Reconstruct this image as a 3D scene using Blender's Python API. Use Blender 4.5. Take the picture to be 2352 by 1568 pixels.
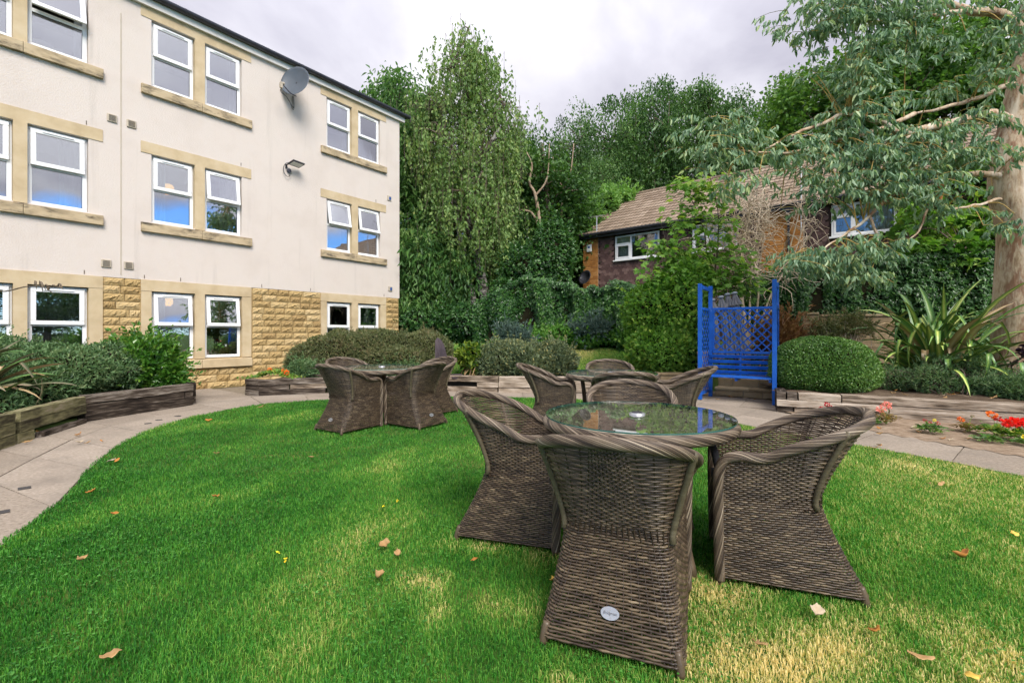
import bpy, math, random
import numpy as np
from mathutils import Vector, Matrix

for o in list(bpy.data.objects):
    bpy.data.objects.remove(o, do_unlink=True)
SC = bpy.context.scene
COL = SC.collection
R = math.radians
RNG = np.random.default_rng(7)
random.seed(7)

# ------------------------------------------------------------------ camera
EYE = 1.25                 # metres above the lawn
FPX, CXP, HZP = 1079.5, 1176.0, 764.0   # focal length, centre and horizon in survey units
cam_d = bpy.data.cameras.new('camera')
cam = bpy.data.objects.new('camera', cam_d)
COL.objects.link(cam)
cam.location = (0, 0, EYE)
cam.rotation_euler = (R(90), 0, 0)
cam_d.sensor_width = 36
cam_d.lens = FPX / 2352 * 36
cam_d.shift_y = -20 / 2352
cam_d.clip_start = .05
cam_d.clip_end = 2000
SC.camera = cam

# ------------------------------------------------------------------ sky
SUN_AZ, SUN_EL = R(158), R(44)     # azimuth clockwise from the view direction (+Y)
W = bpy.data.worlds.new('World'); SC.world = W; W.use_nodes = True
nt = W.node_tree; nt.nodes.clear()
def N(tree, typ, **kw):
    n = tree.nodes.new(typ)
    for k, v in kw.items(): setattr(n, k, v)
    return n
def MATH(tree, op, a, b=None, c=None, clamp=False):
    n = tree.nodes.new('ShaderNodeMath'); n.operation = op; n.use_clamp = clamp
    for i, v in enumerate((a, b, c)):
        if v is None: continue
        if isinstance(v, (int, float)): n.inputs[i].default_value = v
        else: tree.links.new(v, n.inputs[i])
    return n.outputs[0]
def MIX(tree, f, a, b, blend='MIX'):
    n = tree.nodes.new('ShaderNodeMix'); n.data_type = 'RGBA'; n.blend_type = blend
    for s, v in ((n.inputs[0], f), (n.inputs[6], a), (n.inputs[7], b)):
        if isinstance(v, (int, float)): s.default_value = v
        elif isinstance(v, tuple): s.default_value = (*v[:3], 1)
        else: tree.links.new(v, s)
    return n.outputs[2]
def RAMP(tree, f, stops, interp='LINEAR'):
    n = tree.nodes.new('ShaderNodeValToRGB'); cr = n.color_ramp; cr.interpolation = interp
    while len(cr.elements) < len(stops): cr.elements.new(.5)
    for e, (p, c) in zip(cr.elements, stops):
        e.position = p; e.color = (*c[:3], 1) if isinstance(c, tuple) else (c, c, c, 1)
    tree.links.new(f, n.inputs[0]); return n.outputs[0]
sky = N(nt, 'ShaderNodeTexSky', sky_type='NISHITA')
sky.sun_disc = False; sky.sun_elevation = SUN_EL; sky.sun_rotation = SUN_AZ
sky.air_density = 1.0; sky.dust_density = .3; sky.ozone_density = 2.0
tc = N(nt, 'ShaderNodeTexCoord')
sep = N(nt, 'ShaderNodeSeparateXYZ'); nt.links.new(tc.outputs['Generated'], sep.inputs[0])
zc = MATH(nt, 'MAXIMUM', sep.outputs[2], 0.0)
den = MATH(nt, 'ADD', zc, .22)
px = MATH(nt, 'DIVIDE', sep.outputs[0], den); py = MATH(nt, 'DIVIDE', sep.outputs[1], den)
cmb = N(nt, 'ShaderNodeCombineXYZ'); nt.links.new(px, cmb.inputs[0]); nt.links.new(py, cmb.inputs[1])
n1 = N(nt, 'ShaderNodeTexNoise'); n1.inputs['Scale'].default_value = 1.5; n1.inputs['Detail'].default_value = 7; n1.inputs['Roughness'].default_value = .52
n1.inputs['Distortion'].default_value = .35
nt.links.new(cmb.outputs[0], n1.inputs['Vector'])
cloud = RAMP(nt, n1.outputs[0], [(.33, (.56, .55, .65)), (.46, (.74, .73, .82)), (.58, (.97, .955, 1.01))])
n2 = N(nt, 'ShaderNodeTexNoise'); n2.inputs['Scale'].default_value = 4.0; n2.inputs['Detail'].default_value = 5
nt.links.new(tc.outputs['Generated'], n2.inputs['Vector'])
# overcast luminance rises towards the zenith
grad = MATH(nt, 'MULTIPLY_ADD', zc, 1.05, .53)
gcol = N(nt, 'ShaderNodeCombineXYZ')
for i in range(3): nt.links.new(grad, gcol.inputs[i])
cl = MIX(nt, 1.0, cloud, gcol.outputs[0], 'MULTIPLY')
cl10 = MIX(nt, 1.0, cl, (5.7, 5.7, 5.7), 'MULTIPLY')
blue = MIX(nt, 1.0, sky.outputs[0], (.55, .85, 1.25), 'MULTIPLY')
edge = MATH(nt, 'MULTIPLY_ADD', n2.outputs[0], .16, .125)     # the cloud deck breaks into clear sky low down
gap = MATH(nt, 'SUBTRACT', sep.outputs[2], edge)
gapf = MATH(nt, 'MULTIPLY_ADD', gap, 40.0, .5, clamp=True)
fin = MIX(nt, gapf, blue, cl10)
bg = N(nt, 'ShaderNodeBackground'); bg.inputs[1].default_value = .1
nt.links.new(fin, bg.inputs[0])
wo = N(nt, 'ShaderNodeOutputWorld'); nt.links.new(bg.outputs[0], wo.inputs[0])

# ------------------------------------------------------------------ sun through thin cloud
sl = bpy.data.lights.new('sun', 'SUN'); sl.energy = 2.4; sl.angle = R(30); sl.color = (1, .95, .88)
so = bpy.data.objects.new('sun', sl); COL.objects.link(so)
sdir = Vector((math.sin(SUN_AZ) * math.cos(SUN_EL), math.cos(SUN_AZ) * math.cos(SUN_EL), math.sin(SUN_EL)))
so.rotation_euler = sdir.to_track_quat('Z', 'Y').to_euler(); so.location = sdir * 60

# ------------------------------------------------------------------ exposure and sampling
vs = SC.view_settings
vs.view_transform = 'Standard'; vs.look = 'None'; vs.exposure = 1.0; vs.gamma = 1; vs.use_curve_mapping = False
SC.render.engine = 'CYCLES'
cy = SC.cycles
cy.use_denoising = True; cy.max_bounces = 6; cy.diffuse_bounces = 3; cy.glossy_bounces = 3
cy.transmission_bounces = 4; cy.transparent_max_bounces = 8; cy.caustics_reflective = False; cy.caustics_refractive = False
cy.use_adaptive_sampling = True; cy.adaptive_threshold = .03

# ================================================================== helpers
def G(u, v, z=0.0):
    """point at height z seen along survey direction (u, v)"""
    Y = (EYE - z) * FPX / (v - HZP)
    return np.array([(u - CXP) / FPX * Y, Y, z])
def A(u, v, Y):
    """point at distance Y along survey direction (u, v)"""
    return np.array([(u - CXP) / FPX * Y, Y, EYE - (v - HZP) / FPX * Y])
def nrm(v):
    v = np.asarray(v, float); return v / (np.linalg.norm(v, axis=-1, keepdims=True) + 1e-9)

def new_mesh(name, V, F, rnd=None, smooth=False):
    """F: array of equal polygons, or list of arrays"""
    V = np.asarray(V, float)
    me = bpy.data.meshes.new(name)
    Fs = [F] if isinstance(F, np.ndarray) else [np.asarray(f) for f in F]
    me.vertices.add(len(V)); me.vertices.foreach_set('co', V.ravel())
    nl = sum(f.size for f in Fs); npoly = sum(len(f) for f in Fs)
    me.loops.add(nl); me.loops.foreach_set('vertex_index', np.concatenate([f.ravel() for f in Fs]).astype(np.int32))
    starts = []; s = 0
    for f in Fs:
        starts.append(s + np.arange(len(f)) * f.shape[1]); s += f.size
    me.polygons.add(npoly); me.polygons.foreach_set('loop_start', np.concatenate(starts).astype(np.int32))
    me.polygons.foreach_set('use_smooth', np.full(npoly, bool(smooth)))
    me.update(calc_edges=True)
    if rnd is not None:
        at = me.attributes.new('rnd', 'FLOAT', 'POINT'); at.data.foreach_set('value', np.asarray(rnd, np.float32))
    return me

def link(name, me, mat=None, parent=None, loc=None, rot=None, scale=None):
    o = bpy.data.objects.new(name, me); COL.objects.link(o)
    if mat is not None and me is not None and not me.materials: me.materials.append(mat)
    if parent is not None: o.parent = parent
    if loc is not None: o.location = [float(c) for c in loc]
    if rot is not None: o.rotation_euler = rot
    if scale is not None: o.scale = scale
    return o
def tag(o, label=None, cat=None, group=None, kind=None):
    if label: o['label'] = label
    if cat: o['category'] = cat
    if group: o['group'] = group
    if kind: o['kind'] = kind
    return o
def thing(name, label, cat, loc=(0, 0, 0), rz=0, group=None):
    o = link(name, None, loc=loc, rot=(0, 0, rz)); o.empty_display_size = .2
    return tag(o, label, cat, group)
def dup(root, loc, rz, label, scale=None):
    """a copy of a thing with copies of its parts and sub-parts"""
    r = root.copy(); COL.objects.link(r); r.location = [float(c) for c in loc]; r.rotation_euler = (0, 0, rz)
    if scale: r.scale = scale
    r['label'] = label
    for ch in list(root.children):
        c = ch.copy(); COL.objects.link(c); c.parent = r
        for g in ch.children:
            d = g.copy(); COL.objects.link(d); d.parent = c
    return r

class MB:
    """collects shapes into one mesh"""
    def __init__(s): s.V = []; s.F = {}; s.a = []; s.n = 0
    def add(s, V, F, a=.5):
        V = np.asarray(V, float); s.V.append(V)
        s.a.append(np.full(len(V), a) if np.isscalar(a) else np.asarray(a))
        for f in (F if isinstance(F, list) and len(F) and isinstance(F[0], np.ndarray) and F[0].ndim == 2 else [np.asarray(F)]):
            f = np.asarray(f)
            if f.ndim == 1: f = f[None]
            s.F.setdefault(f.shape[1], []).append(f + s.n)
        s.n += len(V); return s
    def box(s, c, d, rz=0.0, a=.5, M=None):
        x, y, z = np.array(d) / 2
        V = np.array([[-x, -y, -z], [x, -y, -z], [x, y, -z], [-x, y, -z], [-x, -y, z], [x, -y, z], [x, y, z], [-x, y, z]])
        if M is not None: V = V @ np.array(M).T
        elif rz:
            c_, s_ = math.cos(rz), math.sin(rz); V = V @ np.array([[c_, -s_, 0], [s_, c_, 0], [0, 0, 1]]).T
        return s.add(V + np.array(c), np.array([[0, 3, 2, 1], [4, 5, 6, 7], [0, 1, 5, 4], [1, 2, 6, 5], [2, 3, 7, 6], [3, 0, 4, 7]]), a)
    def bar(s, p, q, w, h, up=(0, 0, 1), a=.5):
        """rectangular bar from p to q"""
        p = np.array(p, float); q = np.array(q, float); d = nrm(q - p); x = nrm(np.cross(d, up)); z = np.cross(x, d)
        M = np.stack([x, d, z], 1)
        return s.box((p + q) / 2, (w, np.linalg.norm(q - p), h), a=a, M=M)
    def tube(s, P, r, sides=6, a=.5, cap=True, ref=None):
        V, F, n = tube_np(P, r, sides, ref)
        s.add(V, F, a if np.isscalar(a) else np.repeat(a, sides))
        if cap:
            m = len(V)
            s.F.setdefault(sides, []).append(np.array([list(range(sides))[::-1]]) + s.n - m)
            s.F.setdefault(sides, []).append(np.array([list(range(m - sides, m))]) + s.n - m)
        return s
    def lathe(s, prof, seg=24, c=(0, 0, 0), a=.5):
        prof = np.array(prof, float); t = np.linspace(0, 2 * np.pi, seg, endpoint=False)
        V = np.stack([prof[:, None, 0] * np.cos(t), prof[:, None, 0] * np.sin(t), np.repeat(prof[:, 1:2], seg, 1)], -1).reshape(-1, 3) + np.array(c)
        F = []
        for i in range(len(prof) - 1):
            for j in range(seg):
                k = (j + 1) % seg; F.append([i * seg + j, i * seg + k, (i + 1) * seg + k, (i + 1) * seg + j])
        return s.add(V, np.array(F), a)
    def prism(s, poly, z0, z1, a=.5):
        poly = np.array(poly, float); n = len(poly)
        V = np.concatenate([np.c_[poly, np.full(n, z0)], np.c_[poly, np.full(n, z1)]])
        s.add(V, np.array([[i, (i + 1) % n, n + (i + 1) % n, n + i] for i in range(n)]), a)
        m = s.n - 2 * n
        s.F.setdefault(n, []).append(np.array([list(range(n, 2 * n))]) + m)
        s.F.setdefault(n, []).append(np.array([list(range(n))[::-1]]) + m)
        return s
    def mesh(s, name, smooth=False):
        return new_mesh(name, np.concatenate(s.V), [np.concatenate(f) for f in s.F.values()], np.concatenate(s.a), smooth)
    def build(s, name, mat, parent=None, smooth=False, loc=None, rot=None, off=None, bevel=0):
        if off is not None: s.V = [v - np.array(off) for v in s.V]
        o = link(name, s.mesh(name, smooth), mat, parent, loc, rot)
        if bevel:
            m = o.modifiers.new('bevel', 'BEVEL'); m.width = bevel; m.segments = 2; m.limit_method = 'ANGLE'
        return o

def tube_np(P, r, sides=6, ref=None):
    P = np.asarray(P, float); n = len(P)
    r = np.full(n, r) if np.isscalar(r) else np.asarray(r, float)
    T = nrm(np.gradient(P, axis=0))
    if ref is not None:
        Nn = nrm(np.cross(np.asarray(ref, float), T))
    else:
        Nn = np.zeros_like(P)
        a = np.array([0, 0, 1.]) if abs(T[0][2]) < .9 else np.array([1., 0, 0])
        v = nrm(np.cross(a, T[0])); Nn[0] = v
        for i in range(1, n):
            v = v - T[i] * np.dot(v, T[i]); v = v / (np.linalg.norm(v) + 1e-9); Nn[i] = v
    B = np.cross(T, Nn)
    t = np.linspace(0, 2 * np.pi, sides, endpoint=False)
    V = P[:, None] + r[:, None, None] * (Nn[:, None] * np.cos(t)[None, :, None] + B[:, None] * np.sin(t)[None, :, None])
    i = np.arange(n - 1)[:, None] * sides; j = np.arange(sides)[None]; k = (j + 1) % sides
    F = np.stack([i + j, i + k, i + sides + k, i + sides + j], -1).reshape(-1, 4)
    return V.reshape(-1, 3), F, n

def spline(pts, n):
    """Catmull-Rom through pts, n samples"""
    P = np.asarray(pts, float); m = len(P)
    if m < 3:
        t = np.linspace(0, 1, n)[:, None]; return P[0] * (1 - t) + P[-1] * t
    Q = np.concatenate([[2 * P[0] - P[1]], P, [2 * P[-1] - P[-2]]])
    u = np.linspace(0, m - 1 - 1e-6, n); i = u.astype(int); t = (u - i)[:, None]
    a, b, c, d = Q[i], Q[i + 1], Q[i + 2], Q[i + 3]
    return .5 * (2 * b + (c - a) * t + (2 * a - 5 * b + 4 * c - d) * t ** 2 + (3 * b - a - 3 * c + d) * t ** 3)

def resample(P, n):
    P = np.asarray(P, float); d = np.r_[0, np.cumsum(np.linalg.norm(np.diff(P, axis=0), axis=1))]
    t = np.linspace(0, d[-1], n)
    return np.stack([np.interp(t, d, P[:, k]) for k in range(P.shape[1])], 1)

_lk = np.random.default_rng(3).normal(size=(14, 3)); _lp = np.random.default_rng(4).uniform(0, 6.28, 14)
def lump(P, f=1.0):
    """smooth pseudo-noise, roughly -1..1"""
    P = np.asarray(P, float); s = 0
    for k in range(14): s = s + np.sin(P @ (_lk[k] * f * (1 + .22 * k)) + _lp[k]) / (1 + .18 * k)
    return s / 4.0

# ------------------------------------------------------------------ materials
MATS = {}
def mat(name, stops, rough=.8, scale=6.0, detail=5, bump=0.0, bscale=60.0, spec=.3, attr=None, metal=0.0, stretch=None, coat=0, world=False, noise2=None, orand=False, streak=None):
    """procedural material: colour ramp over noise (or over the 'rnd' attribute mixed with noise)"""
    m = bpy.data.materials.new(name); m.use_nodes = True; t = m.node_tree; b = t.nodes['Principled BSDF']
    tc = N(t, 'ShaderNodeTexCoord'); co = tc.outputs['Object']
    if world:
        g = N(t, 'ShaderNodeNewGeometry'); co = g.outputs['Position']
    if stretch:
        mp = N(t, 'ShaderNodeMapping'); mp.inputs['Scale'].default_value = stretch; t.links.new(co, mp.inputs[0]); co = mp.outputs[0]
    nz = N(t, 'ShaderNodeTexNoise'); nz.inputs['Scale'].default_value = scale; nz.inputs['Detail'].default_value = detail; nz.inputs['Roughness'].default_value = .6
    t.links.new(co, nz.inputs['Vector'])
    f = nz.outputs[0]
    if attr is not None:
        if orand: src = N(t, 'ShaderNodeObjectInfo').outputs['Random']
        else: src = N(t, 'ShaderNodeAttribute', attribute_name='rnd').outputs['Fac']
        f = MATH(t, 'ADD', MATH(t, 'MULTIPLY', src, attr), MATH(t, 'MULTIPLY', f, 1 - attr))
    c = RAMP(t, f, stops)
    if noise2:     # (scale, colour, lo, hi): stains with a shape of their own
        n3 = N(t, 'ShaderNodeTexNoise'); n3.inputs['Scale'].default_value = noise2[0]; n3.inputs['Detail'].default_value = 6; n3.inputs['Roughness'].default_value = .65
        t.links.new(co, n3.inputs['Vector'])
        k = RAMP(t, n3.outputs[0], [(noise2[2], 0.0), (noise2[3], 1.0)])
        c = MIX(t, k, c, noise2[1])
    if streak:     # (colour, lo, hi): rain streaks running down the surface
        mp2 = N(t, 'ShaderNodeMapping'); mp2.inputs['Scale'].default_value = (2.6, 2.6, .16); t.links.new(tc.outputs['Object'], mp2.inputs[0])
        n4 = N(t, 'ShaderNodeTexNoise'); n4.inputs['Scale'].default_value = 1.6; n4.inputs['Detail'].default_value = 7; n4.inputs['Roughness'].default_value = .62; t.links.new(mp2.outputs[0], n4.inputs['Vector'])
        c = MIX(t, RAMP(t, n4.outputs[0], [(streak[1], 0.0), (streak[2], 1.0)]), c, streak[0])
    t.links.new(c, b.inputs['Base Color'])
    b.inputs['Roughness'].default_value = rough; b.inputs['Specular IOR Level'].default_value = spec; b.inputs['Metallic'].default_value = metal
    if coat: b.inputs['Coat Weight'].default_value = coat
    if bump:
        nb = N(t, 'ShaderNodeTexNoise'); nb.inputs['Scale'].default_value = bscale; nb.inputs['Detail'].default_value = 4
        t.links.new(co, nb.inputs['Vector'])
        bp = N(t, 'ShaderNodeBump'); bp.inputs['Strength'].default_value = bump; bp.inputs['Distance'].default_value = .01
        t.links.new(nb.outputs[0], bp.inputs['Height']); t.links.new(bp.outputs[0], b.inputs['Normal'])
    MATS[name] = m; return m

def leafmat(name, cols, trans=.35, rough=.5, spec=.35, nscale=.9, na=.35, gain=1.6):
    """leaf: colour by each leaf's own value and a slow noise, with light passing through"""
    m = bpy.data.materials.new(name); m.use_nodes = True; t = m.node_tree; b = t.nodes['Principled BSDF']
    at = N(t, 'ShaderNodeAttribute', attribute_name='rnd')
    g = N(t, 'ShaderNodeNewGeometry')
    nz = N(t, 'ShaderNodeTexNoise'); nz.inputs['Scale'].default_value = nscale; nz.inputs['Detail'].default_value = 3
    t.links.new(g.outputs['Position'], nz.inputs['Vector'])
    f = MATH(t, 'ADD', MATH(t, 'MULTIPLY', at.outputs['Fac'], 1 - na), MATH(t, 'MULTIPLY', nz.outputs[0], na))
    k = len(cols); cols = [tuple(min(.9, x * gain) for x in c_) for c_ in cols]
    c = RAMP(t, f, [((i + .5) / k * .84 + .08, cols[i]) for i in range(k)])
    t.links.new(c, b.inputs['Base Color']); b.inputs['Roughness'].default_value = rough; b.inputs['Specular IOR Level'].default_value = spec
    tr = N(t, 'ShaderNodeBsdfTranslucent')
    tcol = MIX(t, 1.0, c, (1.15, 1.25, .6), 'MULTIPLY'); t.links.new(tcol, tr.inputs[0])
    mx = N(t, 'ShaderNodeMixShader'); mx.inputs[0].default_value = trans
    t.links.new(b.outputs[0], mx.inputs[1]); t.links.new(tr.outputs[0], mx.inputs[2])
    t.links.new(mx.outputs[0], t.nodes['Material Output'].inputs[0])
    MATS[name] = m; return m

def glassmat(name, tint, base, rough=0.0, gcol=(1, 1, 1), mul=1.6):
    """sheet glass: reflection over a tinted see-through"""
    m = bpy.data.materials.new(name); m.use_nodes = True; t = m.node_tree; t.nodes.remove(t.nodes['Principled BSDF'])
    tr = N(t, 'ShaderNodeBsdfTransparent'); tr.inputs[0].default_value = (*tint, 1)
    gl = N(t, 'ShaderNodeBsdfGlossy'); gl.inputs['Roughness'].default_value = rough; gl.inputs[0].default_value = (*gcol, 1)
    fr = N(t, 'ShaderNodeFresnel'); fr.inputs[0].default_value = 1.5
    if rough == 0.0:
        nz = N(t, 'ShaderNodeTexNoise'); nz.inputs['Scale'].default_value = 2.2; nz.inputs['Detail'].default_value = 1
        tcn = N(t, 'ShaderNodeTexCoord'); t.links.new(tcn.outputs['Object'], nz.inputs['Vector'])
        bp = N(t, 'ShaderNodeBump'); bp.inputs['Strength'].default_value = .05; bp.inputs['Distance'].default_value = .02
        t.links.new(nz.outputs[0], bp.inputs['Height']); t.links.new(bp.outputs[0], gl.inputs['Normal'])
    f = MATH(t, 'MULTIPLY_ADD', fr.outputs[0], mul, base, clamp=True)
    mx = N(t, 'ShaderNodeMixShader'); t.links.new(f, mx.inputs[0]); t.links.new(tr.outputs[0], mx.inputs[1]); t.links.new(gl.outputs[0], mx.inputs[2])
    t.links.new(mx.outputs[0], t.nodes['Material Output'].inputs[0])
    MATS[name] = m; return m

# ------------------------------------------------------------------ leaves
TPL = {
 'diamond': (np.array([(0, 0, 0), (.5, .45, .10), (0, 1, -.05), (-.5, .45, .10)]), np.array([(0, 1, 2), (0, 2, 3)])),
 'lance': (np.array([(0, 0, 0), (.5, .3, .12), (.4, .68, .02), (0, 1, -.14), (-.4, .68, .02), (-.5, .3, .12)]), np.array([(0, 1, 2), (0, 2, 3), (0, 3, 4), (0, 4, 5)])),
 'maple': (np.array([(0, 0, 0), (.22, .06, .02), (.50, .12, -.06), (.36, .34, .03), (.52, .62, -.08), (.22, .60, .04), (0, 1, -.10), (-.22, .60, .04), (-.52, .62, -.08), (-.36, .34, .03), (-.5, .12, -.06), (-.22, .06, .02)]),
           np.array([(0, 1, 3), (1, 2, 3), (0, 3, 5), (3, 4, 5), (0, 5, 6), (0, 6, 7), (0, 7, 9), (7, 8, 9), (0, 9, 11), (9, 10, 11)])),
 'ivy': (np.array([(0, 0, 0), (.52, .2, -.05), (.3, .5, .06), (0, 1, -.08), (-.3, .5, .06), (-.52, .2, -.05)]), np.array([(0, 1, 2), (0, 2, 3), (0, 3, 4), (0, 4, 5)])),
}
def leaf_arrays(P, D, Nv, L, wr, kind='diamond', rnd=None, rng=RNG):
    """leaves at P along D, face normal near Nv, length L, width wr*L"""
    n = len(P); T, F = TPL[kind]; k = len(T)
    D = nrm(D); S = nrm(np.cross(D, Nv)); Z = np.cross(S, D)
    L = np.broadcast_to(np.asarray(L, float), (n,)); wr = np.broadcast_to(np.asarray(wr, float), (n,))
    V = P[:, None] + (S[:, None] * (T[None, :, 0:1] * (wr * L)[:, None, None]) + D[:, None] * (T[None, :, 1:2] * L[:, None, None]) + Z[:, None] * (T[None, :, 2:3] * L[:, None, None]))
    Fa = (np.arange(n) * k)[:, None, None] + F[None]
    if rnd is None: rnd = rng.random(n)
    return V.reshape(-1, 3), Fa.reshape(-1, 3), np.repeat(rnd, k)
def leaves(name, P, D, Nv, L, wr, m, parent=None, kind='diamond', off=(0, 0, 0), rnd=None, rng=RNG):
    V, F, a = leaf_arrays(np.asarray(P, float), D, Nv, L, wr, kind, rnd, rng)
    return link(name, new_mesh(name, V - np.array(off), F, a), m, parent)
def rdir(n, rng=RNG): return nrm(rng.normal(size=(n, 3)))
# ================================================================== materials
render_m = mat('cream_render', [(.3, (.575, .505, .455)), (.5, (.615, .545, .497)), (.7, (.645, .58, .53))], rough=.92, scale=1.1, bump=.5, bscale=38, spec=.15, noise2=(1.1, (.53, .47, .42), .52, .9), streak=((.45, .40, .36), .58, .9))
dress_m = mat('dressed_sandstone', [(.3, (.44, .34, .21)), (.5, (.53, .42, .27)), (.72, (.59, .485, .335))], rough=.9, scale=2.2, bump=.12, bscale=60, spec=.15)
sill_m = mat('weathered_sill', [(.3, (.28, .22, .14)), (.5, (.47, .37, .24)), (.7, (.52, .42, .28))], rough=.92, scale=2.5, stretch=(1, 1, 3), bump=.15, spec=.15, noise2=(3.2, (.09, .075, .055), .5, .68))
rock_m = mat('rock_faced_stone', [(.2, (.30, .20, .09)), (.45, (.42, .295, .135)), (.6, (.47, .34, .165)), (.8, (.53, .40, .22))], rough=.95, scale=7, attr=.45, orand=True, bump=.5, bscale=50, spec=.12)
mortar_m = mat('mortar', [(.3, (.44, .315, .16)), (.7, (.52, .39, .22))], rough=.95, scale=12, bump=.3)
upvc_m = mat('white_window_plastic', [(.3, (.77, .77, .78)), (.7, (.82, .82, .82))], rough=.32, scale=3, spec=.45)
hglass_m = glassmat('house_glass', (.93, .95, .95), .04)
glass_m = glassmat('window_glass', (.93, .95, .95), .36, gcol=(.93, .95, 1.0))
blackp_m = mat('black_plastic', [(.3, (.022, .022, .028)), (.7, (.035, .036, .044))], rough=.38, scale=8, spec=.45)
greyp_m = mat('grey_gutter_plastic', [(.3, (.035, .035, .048)), (.7, (.055, .055, .07))], rough=.35, scale=6, spec=.5)
fascia_m = mat('white_fascia', [(.3, (.66, .63, .60)), (.7, (.74, .71, .68))], rough=.6, scale=3, noise2=(2, (.45, .41, .34), .6, .8))
slate_m = mat('roof_slate', [(.3, (.07, .07, .08)), (.7, (.11, .11, .12))], rough=.7, scale=8)
room_m = mat('room_walls', [(.3, (.30, .26, .21)), (.7, (.36, .31, .26))], rough=.9, scale=2)
curtain_m = mat('grey_green_curtain', [(.3, (.36, .39, .37)), (.7, (.47, .50, .48))], rough=.9, scale=3, stretch=(6, 6, .6))
net_m = mat('net_curtain', [(.3, (.40, .42, .42)), (.7, (.55, .57, .57))], rough=.9, scale=3, stretch=(8, 8, .4))
beige_m = mat('beige_vent_plastic', [(.3, (.42, .36, .28)), (.7, (.48, .42, .34))], rough=.6, scale=5)
dark_m = mat('painted_gap_shade', [(.3, (.012, .011, .010)), (.7, (.02, .018, .016))], rough=.9, scale=5)
dish_m = mat('grey_dish_metal', [(.3, (.075, .09, .11)), (.7, (.10, .115, .14))], rough=.42, scale=4, spec=.45)
concrete_m = mat('paving_concrete', [(.2, (.15, .12, .09)), (.42, (.265, .22, .175)), (.55, (.32, .27, .22)), (.8, (.45, .39, .335))], rough=.93, scale=38.0, detail=10, attr=.15, orand=True, bump=.5, bscale=90, spec=.15, world=True, noise2=(1.7, (.20, .17, .14), .45, .75))
joint_m = mat('path_joint_soil', [(.3, (.15, .12, .085)), (.7, (.24, .20, .15))], rough=.95, scale=20)
soil_m = mat('bed_soil', [(.25, (.055, .038, .026)), (.5, (.105, .075, .052)), (.75, (.19, .145, .105))], rough=1, scale=9, detail=9, bump=1.0, bscale=40, spec=.1, world=True)
drysoil_m = mat('dry_flower_bed_soil', [(.25, (.15, .105, .07)), (.5, (.25, .185, .13)), (.75, (.36, .285, .215))], rough=1, scale=11, detail=9, bump=1.0, bscale=45, spec=.1, world=True)
sleeper_m = mat('dark_creosote_sleeper', [(.34, (.014, .010, .008)), (.47, (.05, .037, .028)), (.56, (.13, .105, .085)), (.68, (.27, .235, .20))], rough=.9, scale=3.5, detail=8, stretch=(1.0, 9, 9), bump=.6, bscale=14, attr=.18, orand=True, spec=.2)
sleeperg_m = mat('greened_sleeper', [(.34, (.028, .022, .012)), (.46, (.11, .10, .05)), (.56, (.20, .185, .09)), (.70, (.32, .27, .19))], rough=.9, scale=3, detail=8, stretch=(1.2, 6, 6), bump=.6, bscale=14, attr=.12, orand=True)
sleeperw_m = mat('bleached_sleeper', [(.32, (.045, .032, .024)), (.44, (.20, .155, .115)), (.55, (.36, .295, .235)), (.70, (.52, .45, .38))], rough=.9, scale=3.2, detail=8, stretch=(1.0, 10, 10), bump=.6, bscale=14, attr=.2, orand=True, spec=.15)
blue_m = mat('blue_painted_timber', [(.3, (.004, .070, .36)), (.55, (.006, .095, .45)), (.75, (.014, .13, .52))], rough=.5, scale=5, stretch=(1, 1, 1), bump=.12, bscale=30, spec=.4, noise2=(6.5, (.10, .20, .55), .62, .74))
wallstone_m = mat('garden_wall_stone', [(.25, (.20, .14, .075)), (.5, (.33, .25, .15)), (.75, (.43, .335, .215))], rough=.95, scale=5, attr=.3, orand=True, bump=.5, bscale=45)
brick_m = mat('orange_brick', [(.2, (.32, .135, .035)), (.5, (.43, .19, .05)), (.8, (.50, .25, .085))], rough=.92, scale=9, attr=.6, orand=True, bump=.3)
brickmort_m = mat('brick_mortar', [(.3, (.36, .28, .2)), (.7, (.45, .37, .28))], rough=.95, scale=9)
hung_m = mat('brown_hung_tile', [(.2, (.08, .045, .042)), (.5, (.125, .072, .065)), (.8, (.19, .12, .105))], rough=.85, scale=9, attr=.6, orand=True)
hungd_m = mat('tile_backing', [(.3, (.03, .02, .018)), (.7, (.05, .034, .03))], rough=.95, scale=9)
rooft_m = mat('brown_roof_tile', [(.2, (.15, .108, .075)), (.5, (.215, .16, .115)), (.8, (.29, .225, .17))], rough=.92, scale=6, attr=.5, orand=True, bump=.3, bscale=30)
rooftw_m = mat('brown_roof_tile_rest', [(.3, (.15, .108, .075)), (.5, (.215, .16, .115)), (.7, (.28, .22, .165))], rough=.92, scale=4, bump=.3)
bark_m = mat('brown_bark', [(.3, (.06, .045, .032)), (.5, (.12, .092, .066)), (.72, (.20, .16, .12))], rough=.95, scale=6, stretch=(3, 3, .7), bump=.8, bscale=20)
birchbark_m = mat('birch_bark', [(.42, (.04, .034, .03)), (.52, (.26, .24, .21)), (.7, (.45, .42, .38))], rough=.85, scale=4, stretch=(1, 1, 3), bump=.3)
eucbark_m = mat('eucalyptus_bark', [(.30, (.20, .12, .075)), (.42, (.38, .27, .17)), (.50, (.52, .41, .29)), (.58, (.40, .27, .175)), (.66, (.50, .44, .34)), (.78, (.62, .53, .42))], rough=.78, scale=5.5, detail=10, stretch=(2.0, 2.0, .55), bump=1.0, bscale=11, spec=.2, noise2=(2.6, (.26, .145, .09), .54, .62), streak=((.66, .57, .46), .52, .64))
deadtwig_m = mat('bleached_twig', [(.3, (.42, .33, .23)), (.7, (.62, .52, .40))], rough=.9, scale=10)
twig_m = mat('grey_twig', [(.3, (.07, .05, .04)), (.7, (.17, .13, .105))], rough=.95, scale=12)
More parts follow.
